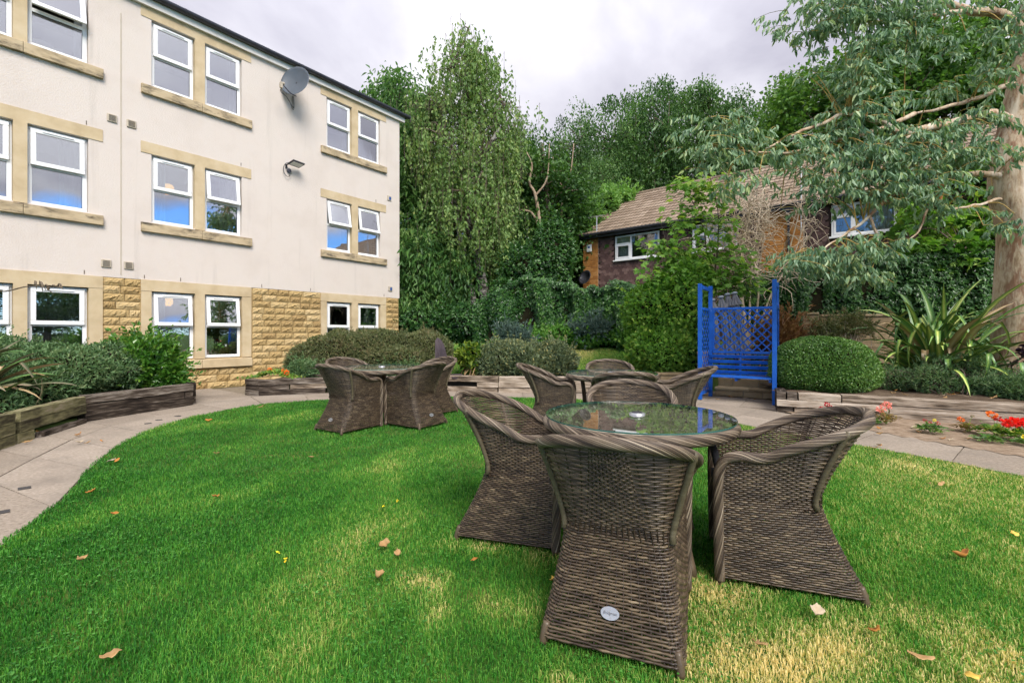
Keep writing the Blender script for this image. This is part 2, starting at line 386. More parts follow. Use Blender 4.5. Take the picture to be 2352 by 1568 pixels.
lawn_m = mat('lawn_ground', [(.3, (.03, .075, .012)), (.5, (.055, .12, .02)), (.7, (.12, .135, .035))], rough=1, scale=3, detail=8, bump=.8, bscale=120, spec=.05, world=True)
ground_m = mat('meadow_ground', [(.3, (.03, .06, .015)), (.55, (.055, .095, .025)), (.75, (.10, .10, .04))], rough=1, scale=1.5, detail=8, bump=.5, spec=.05, world=True)

# ================================================================== terrain
FD = np.array([.5997, .8002]); FN = np.array([.8002, -.5997])   # facade direction and outward normal
FP = np.array([-7.24, 10.07])
def sstep(x, a, b):
    t = np.clip((x - a) / (b - a), 0, 1); return t * t * (3 - 2 * t)
def terrain(x, y):
    x = np.asarray(x, float); y = np.asarray(y, float)
    rise = np.where(y < 16, np.minimum(y - 10.9, 3.6) * .16 + np.maximum(y - 14.5, 0) * .08, .696 + (np.minimum(y, 60) - 16) * .12)
    rise = .33 + np.maximum(rise, 0)
    dn = (x - FP[0]) * FN[0] + (y - FP[1]) * FN[1]
    k = sstep(y, 10.55, 10.8) * np.where(y > 16, 1, sstep(dn, .5, 1.6))
    return -.03 + rise * k
xs = np.r_[-400, -200, -100, -60, -40, np.arange(-30, 30.1, .6), 40, 60, 100, 200, 400]
ys = np.r_[-400, -150, -60, -30, np.arange(-12, 10.3, 1.5), np.arange(10.4, 11.2, .1), np.arange(11.5, 24, .5), np.arange(24, 60, 3), 60, 80, 120, 200, 400, 700]
XX, YY = np.meshgrid(xs, ys); ZZ = terrain(XX, YY)
nx, ny = len(xs), len(ys)
i, j = np.meshgrid(np.arange(nx - 1), np.arange(ny - 1)); b0 = j * nx + i
F = np.stack([b0, b0 + 1, b0 + nx + 1, b0 + nx], -1).reshape(-1, 4)
gnd = link('ground', new_mesh('ground', np.stack([XX, YY, ZZ], -1).reshape(-1, 3), F, smooth=True), ground_m); tag(gnd, kind='structure')

# ------------------------------------------------------------------ path and lawn outline (world x, y)
INNER = np.array([(-2.3, .6), (-2.62, 2.06), (-3.02, 2.776), (-3.36, 3.495), (-4.03, 4.557), (-4.54, 5.6), (-4.75, 6.61), (-4.69, 7.49), (-4.39, 8.225), (-3.4, 8.82), (-1.33, 9.18), (.617, 8.99), (1.97, 8.38), (2.8, 7.14), (3.2, 6.30), (3.916, 5.13), (4.48, 4.113), (4.69, 3.32), (4.9, 2.2), (5.0, .6)])
OUTER = np.array([(-5.0, .6), (-5.1, 2.3), (-5.3, 3.9), (-5.5, 4.6), (-5.70, 5.23), (-6.16, 6.45), (-5.98, 7.2), (-5.72, 8.1), (-5.2, 9.25), (-3.85, 9.77), (-1.51, 10.1), (.7, 9.82), (2.55, 9.5), (3.6, 8.25), (4.4, 7.15), (4.72, 5.75), (5.2, 4.75), (5.4, 3.75), (5.6, 2.2), (5.7, .6)])
ci, co_ = spline(INNER, 200), spline(OUTER, 200)
LAWN = np.concatenate([ci, [(5.0, -1.0), (-2.3, -1.0)]])
def inside(P, poly):
    x, y = P[:, 0], P[:, 1]; r = np.zeros(len(P), bool); n = len(poly)
    for k in range(n):
        x0, y0 = poly[k]; x1, y1 = poly[(k + 1) % n]
        if y0 == y1: continue
        c = ((y0 > y) != (y1 > y)) & (x < (x1 - x0) * (y - y0) / (y1 - y0) + x0); r ^= c
    return r
def strip_sheet(name, a, b, z, m):
    n = len(a); V = np.concatenate([np.c_[a, np.full(n, z)], np.c_[b, np.full(n, z)]])
    k = np.arange(n - 1)
    return tag(link(name, new_mesh(name, V, np.stack([k, k + 1, n + k + 1, n + k], -1)), m), kind='structure')
path = strip_sheet('path', co_, ci, -.012, joint_m)
def flat_poly(name, poly, z, m, kind='structure'):
    poly = np.asarray(poly, float); n = len(poly)
    me = bpy.data.meshes.new(name); me.from_pydata([(p[0], p[1], z) for p in poly], [], [list(range(n))])
    if me.polygons[0].normal.z < 0: me.flip_normals()
    return tag(link(name, me, m), kind=kind)
flat_poly('lawn', LAWN, -.004, lawn_m)
# slabs of the curved path, two lanes wide where it is broad
def slab(parent, c4, z=0.0, th=.03, ins=.005):
    c4 = np.asarray(c4, float); c = c4.mean(0)
    d = nrm(c - c4); q = c4 + d * ins * 1.4
    q = q + RNG.normal(0, .003, q.shape)
    mb = MB(); mb.prism((q - c), z - th, z + RNG.normal(0, .0012))
    return mb.build('paving_slab', concrete_m, parent, loc=(c[0], c[1], 0))
mid = resample((ci + co_) / 2, 400); dd = np.r_[0, np.cumsum(np.linalg.norm(np.diff((ci + co_) / 2, axis=0), axis=1))]
tcut = np.interp(np.arange(0, dd[-1], .86), dd, np.linspace(0, 1, 200))
def at_t(C, t): f = t * 199; k = min(int(f), 198); return C[k] * (1 - (f - k)) + C[k + 1] * (f - k)
for t0, t1 in zip(tcut[:-1], tcut[1:]):
    a0, a1, b0_, b1_ = at_t(ci, t0), at_t(ci, t1), at_t(co_, t0), at_t(co_, t1)
    lanes = 2 if np.linalg.norm(a0 - b0_) > 1.05 else 1
    for l in range(lanes):
        f0, f1 = l / lanes, (l + 1) / lanes
        slab(path, [a0 + (b0_ - a0) * f0, a1 + (b1_ - a1) * f0, a1 + (b1_ - a1) * f1, a0 + (b0_ - a0) * f1])
# paved corner under the bench and the passage along the building
pav = flat_poly('pavement', [(-7.1, 10.15), (-5.7, 8.0), (-5.0, 9.3), (-4.8, 9.6), (-5.9, 11.8)], -.018, joint_m)
a_, b_ = np.array([-5.72, 8.2]), np.array([-5.1, 9.35])
for k in range(3):
    for l in range(2):
        o0 = np.array([-.62, .98]) * .0; e = np.array([-.80, .60]) * .84
        p = a_ + (b_ - a_) * l / 2 + e * k; q = a_ + (b_ - a_) * (l + 1) / 2 + e * k
        slab(pav, [p, q, q + e, p + e], z=-.005)
pav2 = flat_poly('pavement', [(2.3, 9.3), (3.5, 8.1), (4.3, 7.3), (5.4, 8.6), (4.4, 10.2), (2.4, 10.3)], -.018, joint_m)
bx_, by_ = np.array([.826, -.563]), np.array([.563, .826])
for k in range(-1, 4):
    for l in range(0, 4):
        p = np.array([3.35, 8.35]) + bx_ * (k - 1) * .62 + by_ * (l - 1) * .62
        cc = p + (bx_ + by_) * .31
        if inside(cc[None], np.array([(2.3, 9.5), (3.4, 8.3), (4.3, 7.4), (5.6, 8.6), (4.4, 10.2), (2.4, 10.3)]))[0]:
            slab(pav2, [p, p + bx_ * .62, p + (bx_ + by_) * .62, p + by_ * .62], z=-.006)

# ------------------------------------------------------------------ planted beds
def bed(name, poly, z, m, bumpy=.02):
    poly = np.asarray(poly, float); lo, hi = poly.min(0), poly.max(0)
    n = 70; gx, gy = np.meshgrid(np.linspace(lo[0], hi[0], n), np.linspace(lo[1], hi[1], n))
    Pt = np.stack([gx.ravel(), gy.ravel()], 1); ins = inside(Pt, poly)
    zz = z + lump(np.c_[Pt * 3, np.zeros(len(Pt))]) * bumpy
    i, j = np.meshgrid(np.arange(n - 1), np.arange(n - 1)); b0 = (j * n + i).ravel()
    F = np.stack([b0, b0 + 1, b0 + n + 1, b0 + n], -1); F = F[ins[F].sum(1) >= 3]
    return tag(link(name, new_mesh(name, np.c_[Pt, zz], F, smooth=True), m), kind='structure')
bed('soil_bed', [(-5.42, 4.0), (-5.85, 5.25), (-6.3, 6.6), (-5.85, 8.15), (-6.5, 8.9), (-8.0, 8.5), (-9.5, 6.7), (-9.3, 4.0)], .27, soil_m)
bed('soil_bed', [(-5.2, 9.6), (-3.85, 9.95), (-1.5, 10.2), (-.28, 10.0), (.7, 9.95), (2.6, 10.0), (3.6, 10.4), (3.6, 11.3), (-1.5, 11.3), (-3.2, 13.6), (-5.0, 11.2)], .26, soil_m)
bed('soil_bed', [(4.3, 7.55), (6.75, 6.25), (10.5, 4.4), (13, 7), (11, 13), (5, 11.8), (4.9, 9.4)], .285, soil_m, .03)
bed('soil_bed', [(4.22, 7.3), (4.62, 5.75), (5.07, 4.75), (5.3, 3.7), (7.6, 4.2), (10.5, 4.3), (6.75, 6.25), (4.35, 7.48)], .006, drysoil_m, .012)

# ------------------------------------------------------------------ railway-sleeper retaining walls
def sleeper(parent, p, q, z0, z1, depth, m, off=0.0, rot_end=0):
    p = np.array(p, float); q = np.array(q, float); L = np.linalg.norm(q - p); ang = math.atan2(*(q - p)[::-1])
    nL = max(4, int(L / .12)); h = z1 - z0
    t = np.linspace(-L / 2 + .004, L / 2 - .004, nL); ring = np.array([(-depth / 2, 0), (-depth / 2 + .008, -.0), (depth / 2, 0), (depth / 2, h), (-depth / 2 + .012, h), (-depth / 2, h - .012)])
    V = np.array([[tt, y, z] for tt in t for y, z in ring]); V[:, 1:] += RNG.normal(0, .0025, (len(V), 2))
    V[:, 2] += .006 * lump(np.c_[V[:, 0] * 2 + p[0] * 5, V[:, 1] * 0, V[:, 2] * 0 + z0 * 9])
    k = len(ring); i = np.arange(nL - 1)[:, None] * k; jj = np.arange(k)[None]; kk = (jj + 1) % k
    F4 = np.stack([i + jj, i + kk, i + k + kk, i + k + jj], -1).reshape(-1, 4)
    ends = np.array([list(range(k))[::-1], list(range((nL - 1) * k, nL * k))])
    me = new_mesh('sleeper', V, [F4, ends], np.zeros(len(V)))
    c = (p + q) / 2; nn = np.array([-math.sin(ang), math.cos(ang)])
    return link('sleeper', me, m, parent, (c[0] + nn[0] * (depth / 2 + off), c[1] + nn[1] * (depth / 2 + off), z0), (0, 0, ang))
def lerp(p, q, t): return np.array(p) * (1 - t) + np.array(q) * t
# left bed
Lw = thing('sleeper_wall', 'low wall of dark and mossy railway sleepers in front of the left bush', 'retaining wall')
e0, e1, e2, e3 = (-5.25, 3.9), (-5.70, 5.23), (-6.16, 6.61), (-5.68, 8.225)
for z0, z1, m in ((.0, .115, sleeperg_m), (.125, .24, sleeperg_m), (.245, .355, sleeperg_m)):
    if z0 > 0: sleeper(Lw, e2, lerp(e1, e2, .03), z0, z1, .16, m, 0)
    else: sleeper(Lw, lerp(e1, e2, .2), e1, z0, z1, .14, m, 0.02)
    sleeper(Lw, lerp(e0, e1, .97), e0, z0, z1, .16, m)
sleeper(Lw, lerp(e1, e2, .9), lerp(e1, e2, .25), .0, .06, .09, sleeper_m, .12)
for z0, z1 in ((.0, .118), (.124, .24), (.25, .366)):
    sleeper(Lw, lerp(e2, e3, .985) if z0 != .124 else lerp(e2, e3, .89), lerp(e2, e3, .02), z0, z1, .17, sleeper_m, RNG.uniform(-.01, .01))
sleeper(Lw, lerp(e2, e3, .985), lerp(e2, e3, .9), .126, .238, .13, sleeper_m, .03)
for z0, z1 in ((.0, .12), (.124, .24), (.246, .362)): sleeper(Lw, (-6.4, 8.85), (-5.72, 8.25), z0, z1, .15, sleeper_m)
# middle bed
Mw = thing('sleeper_wall', 'long low wall of weathered sleepers below the middle bushes', 'retaining wall')
c0, c1, c2, c3, c4, c5 = (-5.4, 9.5), (-5.02, 9.3), (-3.85, 9.775), (-1.51, 10.1), (-.283, 9.85), (1.1, 9.8)
for z0, z1, d in ((.0, .10, 0), (.105, .205, .02), (.21, .315, 0)):
    sleeper(Mw, lerp(c1, c0, 1), c1, z0, z1, .14, sleeper_m, d * .5)
    sleeper(Mw, c1, lerp(c1, c2, .44 if z0 == .105 else .98), z0, z1, .17, sleeper_m, d)
    if z0 == .105: sleeper(Mw, lerp(c1, c2, .45), c2, z0, z1, .17, sleeperw_m, d * .4)
    sleeper(Mw, c2, lerp(c2, c3, .5), z0, z1, .17, sleeper_m, d)
    sleeper(Mw, lerp(c2, c3, .505), c3, z0, z1, .17, sleeper_m if z0 < .2 else sleeperw_m, d)
sleeper(Mw, c3, lerp(c3, c4, .98), .0, .10, .17, sleeperw_m); sleeper(Mw, c4, lerp(c4, c5, .99), .0, .10, .17, sleeperw_m)
sleeper(Mw, c3, lerp(c3, c4, .62), .105, .205, .12, dark_m, .1); sleeper(Mw, lerp(c3, c4, .63), c4, .105, .205, .17, sleeperw_m, -.02)  # first piece is a recessed filler, gap shade painted near-black
sleeper(Mw, c4, lerp(c4, c5, .55), .105, .205, .17, sleeperw_m, -.02); sleeper(Mw, lerp(c4, c5, .62), lerp(c4, c5, .99), .105, .205, .14, sleeper_m, .02)
sleeper(Mw, c3, c4, .21, .33, .18, sleeperw_m, -.01); sleeper(Mw, lerp(c4, c5, .008), c5, .21, .33, .18, sleeperw_m, -.01)
sleeper(Mw, c5, (2.55, 9.95), .0, .15, .17, sleeperw_m); sleeper(Mw, c5, (2.55, 9.95), .155, .32, .17, sleeperw_m)
# right bed
Rw = thing('sleeper_wall', 'bleached sleeper wall behind the red flowers on the right', 'retaining wall')
r0, r1, r2 = np.array((4.198, 7.453)), np.array((6.71, 6.16)), np.array((10.4, 4.26))
sleeper(Rw, r0 + (.0, .01), lerp(r0, r1, .045), .20, .305, .22, sleeper_m); sleeper(Rw, lerp(r0, r1, .05), lerp(r0, r1, .1), .20, .305, .22, sleeper_m)
sleeper(Rw, lerp(r0, r1, .105), lerp(r0, r1, .30), .20, .305, .2, sleeperw_m); sleeper(Rw, lerp(r0, r1, .303), lerp(r1, r2, .3), .20, .31, .2, sleeperw_m)
sleeper(Rw, lerp(r1, r2, .303), r2, .20, .31, .2, sleeperw_m)
sleeper(Rw, r0, lerp(r0, r1, .5), .095, .195, .2, sleeperw_m, -.012); sleeper(Rw, lerp(r0, r1, .504), lerp(r1, r2, .5), .085, .193, .19, sleeperw_m, .01)
sleeper(Rw, lerp(r1, r2, .503), r2, .085, .193, .19, sleeperw_m, .01)
sleeper(Rw, r0, lerp(r0, r1, .08), -.02, .09, .17, sleeper_m, .03); sleeper(Rw, lerp(r0, r1, .085), lerp(r1, r2, .2), -.02, .083, .18, sleeperw_m, .01)
sleeper(Rw, lerp(r1, r2, .203), r2, -.02, .083, .18, sleeperw_m, .01)
sleeper(Rw, r0 + nrm((.457, .889)) * .22, r0 + nrm((.457, .889)) * 1.9 + (0, 0), .0, .30, .16, sleeper_m, -.16)

# ================================================================== the care home
BR = math.atan2(.8002, .5997)
HOME = thing('apartment_building', 'large cream rendered three storey building with sandstone ground floor', 'building', (FP[0], FP[1], 0), BR)
TL, TR, ZB, ZF = -9.0, 6.10, 2.34, 7.96
groups = [(-3.20, -2.38, -2.21, -1.39), (-.40, .39, .58, 1.37), (3.57, 4.36, 4.56, 5.36), (-7.6, -6.8, -6.6, -5.8)]
floors = [(.68, 2.10, 1.40), (3.54, 4.94, 4.25), (6.37, 7.73, 7.03)]
def grid_wall(name, t0, t1, z0, z1, holes, y, m, reveal):
    ts = sorted({t0, t1, *[h[0] for h in holes], *[h[1] for h in holes]}); zs = sorted({z0, z1, *[h[2] for h in holes], *[h[3] for h in holes]})
    mb = MB()
    for a, b in zip(ts[:-1], ts[1:]):
        for c, d in zip(zs[:-1], zs[1:]):
            if any(h[0] <= a and b <= h[1] and h[2] <= c and d <= h[3] for h in holes): continue
            mb.add([(a, y, c), (b, y, c), (b, y, d), (a, y, d)], [0, 1, 2, 3])
    for a, b, c, d in holes:
        r = y + reveal
        mb.add([(a, y, c), (a, y, d), (a, r, d), (a, r, c)], [0, 1, 2, 3]); mb.add([(b, y, c), (b, r, c), (b, r, d), (b, y, d)], [0, 1, 2, 3])
        mb.add([(a, y, d), (b, y, d), (b, r, d), (a, r, d)], [0, 1, 2, 3]); mb.add([(a, y, c), (a, r, c), (b, r, c), (b, y, c)], [0, 1, 2, 3])
    return mb
holes = []
for g in groups:
    for f in floors[1:]:
        holes += [(g[0], g[1], f[0], f[1]), (g[2], g[3], f[0], f[1])]
wm = grid_wall('wall', TL, TR, ZB, ZF, holes, 0.0, render_m, .13)
wm.add([(TR, 0, ZB), (TR, 9, ZB), (TR, 9, ZF), (TR, 0, ZF)], [0, 1, 2, 3]); wm.add([(TL, 9, 0), (TL, 0, 0), (TL, 0, ZF), (TL, 9, ZF)], [0, 1, 2, 3])
wm.add([(TL, 0, ZB), (TL, .03, ZB), (TR, .03, ZB), (TR, 0, ZB)], [0, 1, 2, 3]); wm.add([(TR, 9, 0), (TL, 9, 0), (TL, 9, ZF), (TR, 9, ZF)], [0, 1, 2, 3])
wm.build('wall', render_m, HOME)
# fine vertical movement joint in the render
MB().box((-.90, -.002, 5.0), (.018, .008, 5.2)).build('movement_joint', beige_m, HOME)
holes0 = [h for g in groups for h in ((g[0], g[1], .67, 2.11), (g[2], g[3], .67, 2.11))]
sm = grid_wall('stone_backing', TL, TR - .03, -.2, ZB, holes0, .03, mortar_m, .12)
sm.add([(TR - .03, .03, -.2), (TR - .03, 9, -.2), (TR - .03, 9, ZB), (TR - .03, .03, ZB)], [0, 1, 2, 3])
sm.build('stone_backing', mortar_m, HOME)
# rock-faced blocks, each its own stone
blk = []
for v in range(8):
    n, m_ = 12, 6; rg = np.random.default_rng(50 + v)
    gx, gz = np.meshgrid(np.linspace(0, 1, n), np.linspace(0, 1, m_))
    e = np.minimum(np.minimum(gx, 1 - gx) * 5, np.minimum(gz, 1 - gz) * 3); e = np.clip(e, 0, 1)
    yy = -.012 - e * (.022 + .016 * lump(np.stack([gx * 5 + v * 9, gz * 3, gx * 0], -1).reshape(-1, 3), 1.4).reshape(gx.shape) + rg.normal(0, .0065, gx.shape))
    Vf = np.stack([gx, yy, gz], -1).reshape(-1, 3); b0 = (np.arange(m_ - 1)[:, None] * n + np.arange(n - 1)).ravel()
    Ff = np.stack([b0, b0 + 1, b0 + n + 1, b0 + n], -1)
    rim = list(range(n)) + [n * k + n - 1 for k in range(1, m_)] + [n * (m_ - 1) + k for k in range(n - 2, -1, -1)] + [n * k for k in range(m_ - 2, 0, -1)]
    Vb = Vf[rim].copy(); Vb[:, 1] = .03; nf = len(Vf); r_ = len(rim)
    Fs = np.array([[rim[(k + 1) % r_], rim[k], nf + k, nf + (k + 1) % r_] for k in range(r_)])
    me = new_mesh('stone_block', np.concatenate([Vf, Vb]), np.concatenate([Ff, Fs])); me.materials.append(rock_m); blk.append(me)
def stonework(t0, t1, z0, z1, seed, side=False):
    rg = random.Random(seed); rows = round((z1 - z0) / .156); rh = (z1 - z0) / rows
    for r_ in range(rows):
        z = z0 + r_ * rh; t = t0; first = True
        while t < t1 - .02:
            w = rg.uniform(.24, .46) if not (first and r_ % 2) else rg.uniform(.2, .3)
            first = False
            if t + w > t1 - .16: w = t1 - t
            o = link('stone_block', rg.choice(blk), None, HOME, (t + .006, .02, z + .006), None, (w - .012, 1, rh - .012))
            t += w
stonework(-1.19, -.57, 0, 2.34, 1); stonework(1.61, 3.42, 0, 2.34, 2); stonework(5.57, 6.075, 0, 2.34, 3); stonework(-.57, 1.61, -.02, .45, 4)
stonework(3.42, 5.57, -.02, .45, 5)
# dressed sandstone round the openings
for gi, g in enumerate(groups):
    l0, l1 = g[0] - .18, g[3] + .21
    for fi, f in enumerate(floors):
        zt = f[1] + .01
        y0 = -.012 if fi else -.02
        MB().box(((l0 + l1) / 2, y0 / 2 + .045, zt + .115), (l1 - l0, .09 - y0, .23)).build('lintel', dress_m, HOME)
        MB().box(((g[1] + g[2]) / 2, .04, (f[0] + f[1]) / 2), (g[2] - g[1] + .004, .12, f[1] - f[0] + .02)).build('mullion', dress_m, HOME)
        ms = (g[1] + g[2]) / 2 + .03
        for a, b in ((l0, ms - .003), (ms + .003, l1)):
            sb = MB(); sb.add([(a, -.07, f[0] - .215), (b, -.07, f[0] - .215), (b, .15, f[0] - .215), (a, .15, f[0] - .215), (a, -.07, f[0] - .03), (b, -.07, f[0] - .03), (b, .15, f[0] - .008), (a, .15, f[0] - .008)],
                              np.array([[0, 3, 2, 1], [4, 5, 6, 7], [0, 1, 5, 4], [1, 2, 6, 5], [2, 3, 7, 6], [3, 0, 4, 7]]))
            sb.build('sill', sill_m if fi else dress_m, HOME, bevel=.006)
        if fi == 0:
            for a, b in ((l0, g[0]), (g[3], l1)):
                MB().box(((a + b) / 2, .03, 1.388), (b - a - .004, .1, 1.43)).build('jamb', dress_m, HOME)
# windows
def frame_mb(t0, t1, z0, z1, w, y0, y1, cx=0, cz=0):
    mb = MB(); yc, yd = (y0 + y1) / 2, y1 - y0
    mb.box(((t0 + t1) / 2 - cx, yc, z1 - w / 2 - cz), (t1 - t0, yd, w)); mb.box(((t0 + t1) / 2 - cx, yc, z0 + w / 2 - cz), (t1 - t0, yd, w))
    for a in (t0 + w / 2, t1 - w / 2): mb.box((a - cx, yc, (z0 + z1) / 2 - cz), (w, yd, z1 - z0 - 2 * w))
    return mb
def window(t0, t1, z0, z1, zm, op):
    t0 += .006; t1 -= .006; z0 += .004; z1 -= .004
    fm = frame_mb(t0, t1, z0, z1, .066, .075, .14); fm.box(((t0 + t1) / 2, .1075, zm), (t1 - t0 - .13, .065, .07))
    w = fm.build('window', upvc_m, HOME, bevel=.006)
    hz = z1 - .035; cx = (t0 + t1) / 2
    rot = (-R(op), 0, 0)
    s = frame_mb(t0 + .04, t1 - .04, zm - .005, z1 - .036, .074, -.022, .022, cx, hz)
    s.build('opening_sash', upvc_m, w, loc=(cx, .052, hz), rot=rot, bevel=.007)
    MB().box((0, 0, (zm + .047 + z1 - .09) / 2 - hz), (t1 - t0 - .22, .012, z1 - .11 - zm - .06)).build('pane', glass_m, w, loc=(cx, .052, hz), rot=rot)
    MB().box((cx, .105, (z0 + zm) / 2 + .016), (t1 - t0 - .12, .012, zm - z0 - .09)).build('pane', glass_m, w)
    gb = frame_mb(t0 + .056, t1 - .056, z0 + .056, zm - .026, .012, .085, .1); gb.build('glazing_bead', blackp_m, w)
    vt = MB(); vt.box((0, -.03, -.036), ((t1 - t0) * .52, .016, .014)); vt.build('trickle_vent', upvc_m, w, loc=(cx, .052, hz), rot=rot, bevel=.003)
    hd = MB(); hd.box((0, .03, zm - hz + .03), (.03, .02, .05)); hd.build('handle', upvc_m, w, loc=(cx, .052, hz), rot=rot)
    return w
opens = {(0, 2, 1): 14, (1, 1, 1): 8, (1, 0, 0): 6, (1, 0, 1): 7, (2, 1, 0): 10, (2, 1, 1): 9, (0, 1, 1): 1.5, (0, 0, 1): 0}
for gi, g in enumerate(groups[:3]):
    for fi, f in enumerate(floors):
        for wi in range(2):
            window(g[2 * wi], g[2 * wi + 1], f[0], f[1], f[2], opens.get((gi, fi, wi), 0))
        # room behind and its curtains
        a, b, c, d, y0, y1 = g[0] - .35, g[3] + .35, f[0] - .5, f[1] + .25, .17, 2.6
        rm = MB(); V = [(a, y0, c), (b, y0, c), (b, y0, d), (a, y0, d), (a, y1, c), (b, y1, c), (b, y1, d), (a, y1, d)]
        rm.add(V, np.array([[4, 5, 6, 7], [0, 4, 7, 3], [1, 2, 6, 5], [3, 7, 6, 2], [0, 1, 5, 4]])); rm.build('room', room_m, HOME)
        bb = MB(); bb.box(((a + b) / 2, .4, f[0] - .03), (b - a, .44, .03)); bb.build('window_board', upvc_m, HOME)
        def curtain(x0, x1, m, y=.32):
            n = max(10, int((x1 - x0) * 60)); x = np.linspace(x0, x1, n); yw = y + .028 * np.sin(np.arange(n) * 1.15) + .012 * np.sin(np.arange(n) * .4)
            V = np.concatenate([np.c_[x, yw, np.full(n, c + .1)], np.c_[x, yw * 1.0, np.full(n, d - .05)]]); k = np.arange(n - 1)
            link('curtain', new_mesh('curtain', V, np.stack([k, k + 1, n + k + 1, n + k], -1), smooth=True), m, HOME)
        if gi == 0 and fi == 0: curtain(g[0], g[1], net_m); curtain(g[2] - .02, g[3] + .02, net_m)
        elif fi < 2:
            curtain(g[0] - .05, g[0] + (.34 if gi == 1 else .24), curtain_m); curtain(g[3] - (.36 if fi or gi == 2 else .14), g[3] + .06, curtain_m)
        else:
            curtain(g[0] - .03, g[0] + .14, net_m); curtain(g[3] - .15, g[3] + .05, net_m)
        if (gi, fi) == (1, 0): curtain(g[0] - .02, g[0] + .2, curtain_m, .38)
# eaves, gutter, roof
MB().box(((TL + TR) / 2, -.03, 8.03), (TR - TL + .3, .1, .15)).build('fascia', fascia_m, HOME)
gm = MB(); th = np.linspace(np.pi * .95, np.pi * 2.05, 9)
for rr, sgn in ((.072, 1), (.064, -1)):
    V = np.array([(t, -.145 + rr * math.cos(a), 8.165 + rr * math.sin(a)) for t in (TL, TR + .28) for a in th]); k = np.arange(8)
    q = np.stack([k, k + 9, k + 10, k + 1], -1); gm.add(V, q if sgn > 0 else q[:, ::-1])
gm.box((TR + .28, -.145, 8.13), (.01, .14, .075)); gm.build('gutter', greyp_m, HOME, smooth=True)
for t in np.arange(-4.2, 6.3, .87):
    bm = MB(); V = np.array([(t + s, -.145 + .08 * math.cos(a), 8.163 + .08 * math.sin(a)) for s in (-.022, .022) for a in th]); k = np.arange(8)
    bm.add(V, np.stack([k, k + 9, k + 10, k + 1], -1)); bm.box((t, -.07, 8.165), (.044, .02, .08)); bm.build('gutter_bracket', greyp_m, HOME)
rf = MB(); rf.add([(TL, -.1, 8.12), (TR + .25, -.1, 8.12), (TR - 4.2, 4.5, 10.3), (TL, 4.5, 10.3)], [0, 1, 2, 3]); rf.add([(TR + .25, -.1, 8.12), (TR + .25, 9.1, 8.12), (TR - 4.2, 4.5, 10.3)], [0, 1, 2]); rf.add([(TR + .25, 9.1, 8.12), (TL, 9.1, 8.12), (TL, 4.5, 10.3), (TR - 4.2, 4.5, 10.3)], [0, 1, 2, 3])
rf.add([(TL, -.1, 8.11), (TL, 9.1, 8.11), (TR + .25, 9.1, 8.11), (TR + .25, -.1, 8.11)], [0, 1, 2, 3]); rf.build('roof', slate_m, HOME)
# ventilation grilles
bark_l = mat('vent_slot', [(.3, (.12, .10, .08)), (.7, (.16, .13, .10))])
def vent(t, z, m=beige_m, inner=None, blue=False):
    v = MB(); v.box((t, -.012, z), (.155, .03, .155)); v = v.build('air_vent', m, HOME, bevel=.012)
    if blue:
        MB().box((t + .02, -.03, z - .005), (.07, .008, .09)).build('louvre', inner, v)
        return
    for k in range(6): MB().box((t, -.030, z - .05 + k * .02), (.105, .006, .008)).build('louvre', bark_l, v)
vent(-1.04, 5.46); vent(-.735, 5.455); vent(-1.13, 2.60); vent(-.78, 2.60)
bluev = mat('blue_plastic', [(.3, (.02, .07, .25)), (.7, (.03, .1, .32))], rough=.5); 
vent(5.69, 5.43, beige_m, bluev, True); vent(5.73, 2.62, beige_m, bluev, True)

for t_, z_ in ((-1.45, 2.36), (-.52, 2.36), (.12, 2.36), (1.83, 2.36), (3.1, 2.36), (5.5, 2.36), (-1.42, 5.20), (1.35, 5.20), (5.2, 5.20)): MB().box((t_, -.003, z_ + .04), (.012, .008, .075)).build('weep_vent', bark_l, HOME)
# fixtures on the wall
def home(t, y, z): return np.array([FP[0] + FD[0] * t - FN[0] * y, FP[1] + FD[1] * t - FN[1] * y, z])
D = thing('satellite_dish', 'grey satellite dish fixed high on the cream wall below the gutter', 'satellite dish', home(2.5, -.02, 7.56), BR)
dm = MB(); prof = [(r_, .09 * (r_ / .38) ** 2) for r_ in np.linspace(.001, .38, 9)] + [(.385, .088), (.37, .075)] + [(r_, .09 * (r_ / .38) ** 2 - .006) for r_ in np.linspace(.36, .001, 7)]
dm.lathe(prof, 40); dsh = dm.build('reflector', dish_m, D, smooth=True, loc=(.03, -.34, 0), rot=Vector((-.86, -.46, .16)).to_track_quat('Z', 'Y').to_euler())
MB().tube([(.03, -.34, 0), (.03, 0, -.02)], .022, 8).tube([(.03, 0, -.12), (.03, 0, .12)], .03, 8).build('wall_bracket', greyp_m, D)
MB().tube(spline([(.0, -.36, -.36), (-.2, -.42, -.36), (-.42, -.47, -.25)], 8), .012, 6).build('arm', greyp_m, D)
MB().tube([(-.44, -.47, -.25), (-.36, -.44, -.22)], .035, 10).box((-.44, -.47, -.30), (.06, .05, .12)).build('receiver', beige_m, D)
MB().tube(spline([(-.44, -.47, -.36), (-.42, -.42, -.44), (-.2, -.3, -.46), (.06, -.1, -.55), (.1, -.02, -.45), (.1, 0, -.2)], 24), .007, 5).tube(spline([(-.44, -.47, -.36), (-.38, -.40, -.42), (-.15, -.28, -.48), (.05, -.1, -.6), (.13, -.02, -.45), (.12, 0, -.2)], 24), .006, 5).build('cable', blackp_m, D)
Fl = thing('floodlight', 'small black floodlight on the cream wall under the satellite dish', 'floodlight', home(2.5, 0, 5.4), BR)
MB().lathe([(.001, .06), (.045, .06), (.055, .05), (.055, 0)], 16).build('junction_box', greyp_m, Fl, loc=(0, 0, 0), rot=(R(90), 0, 0))
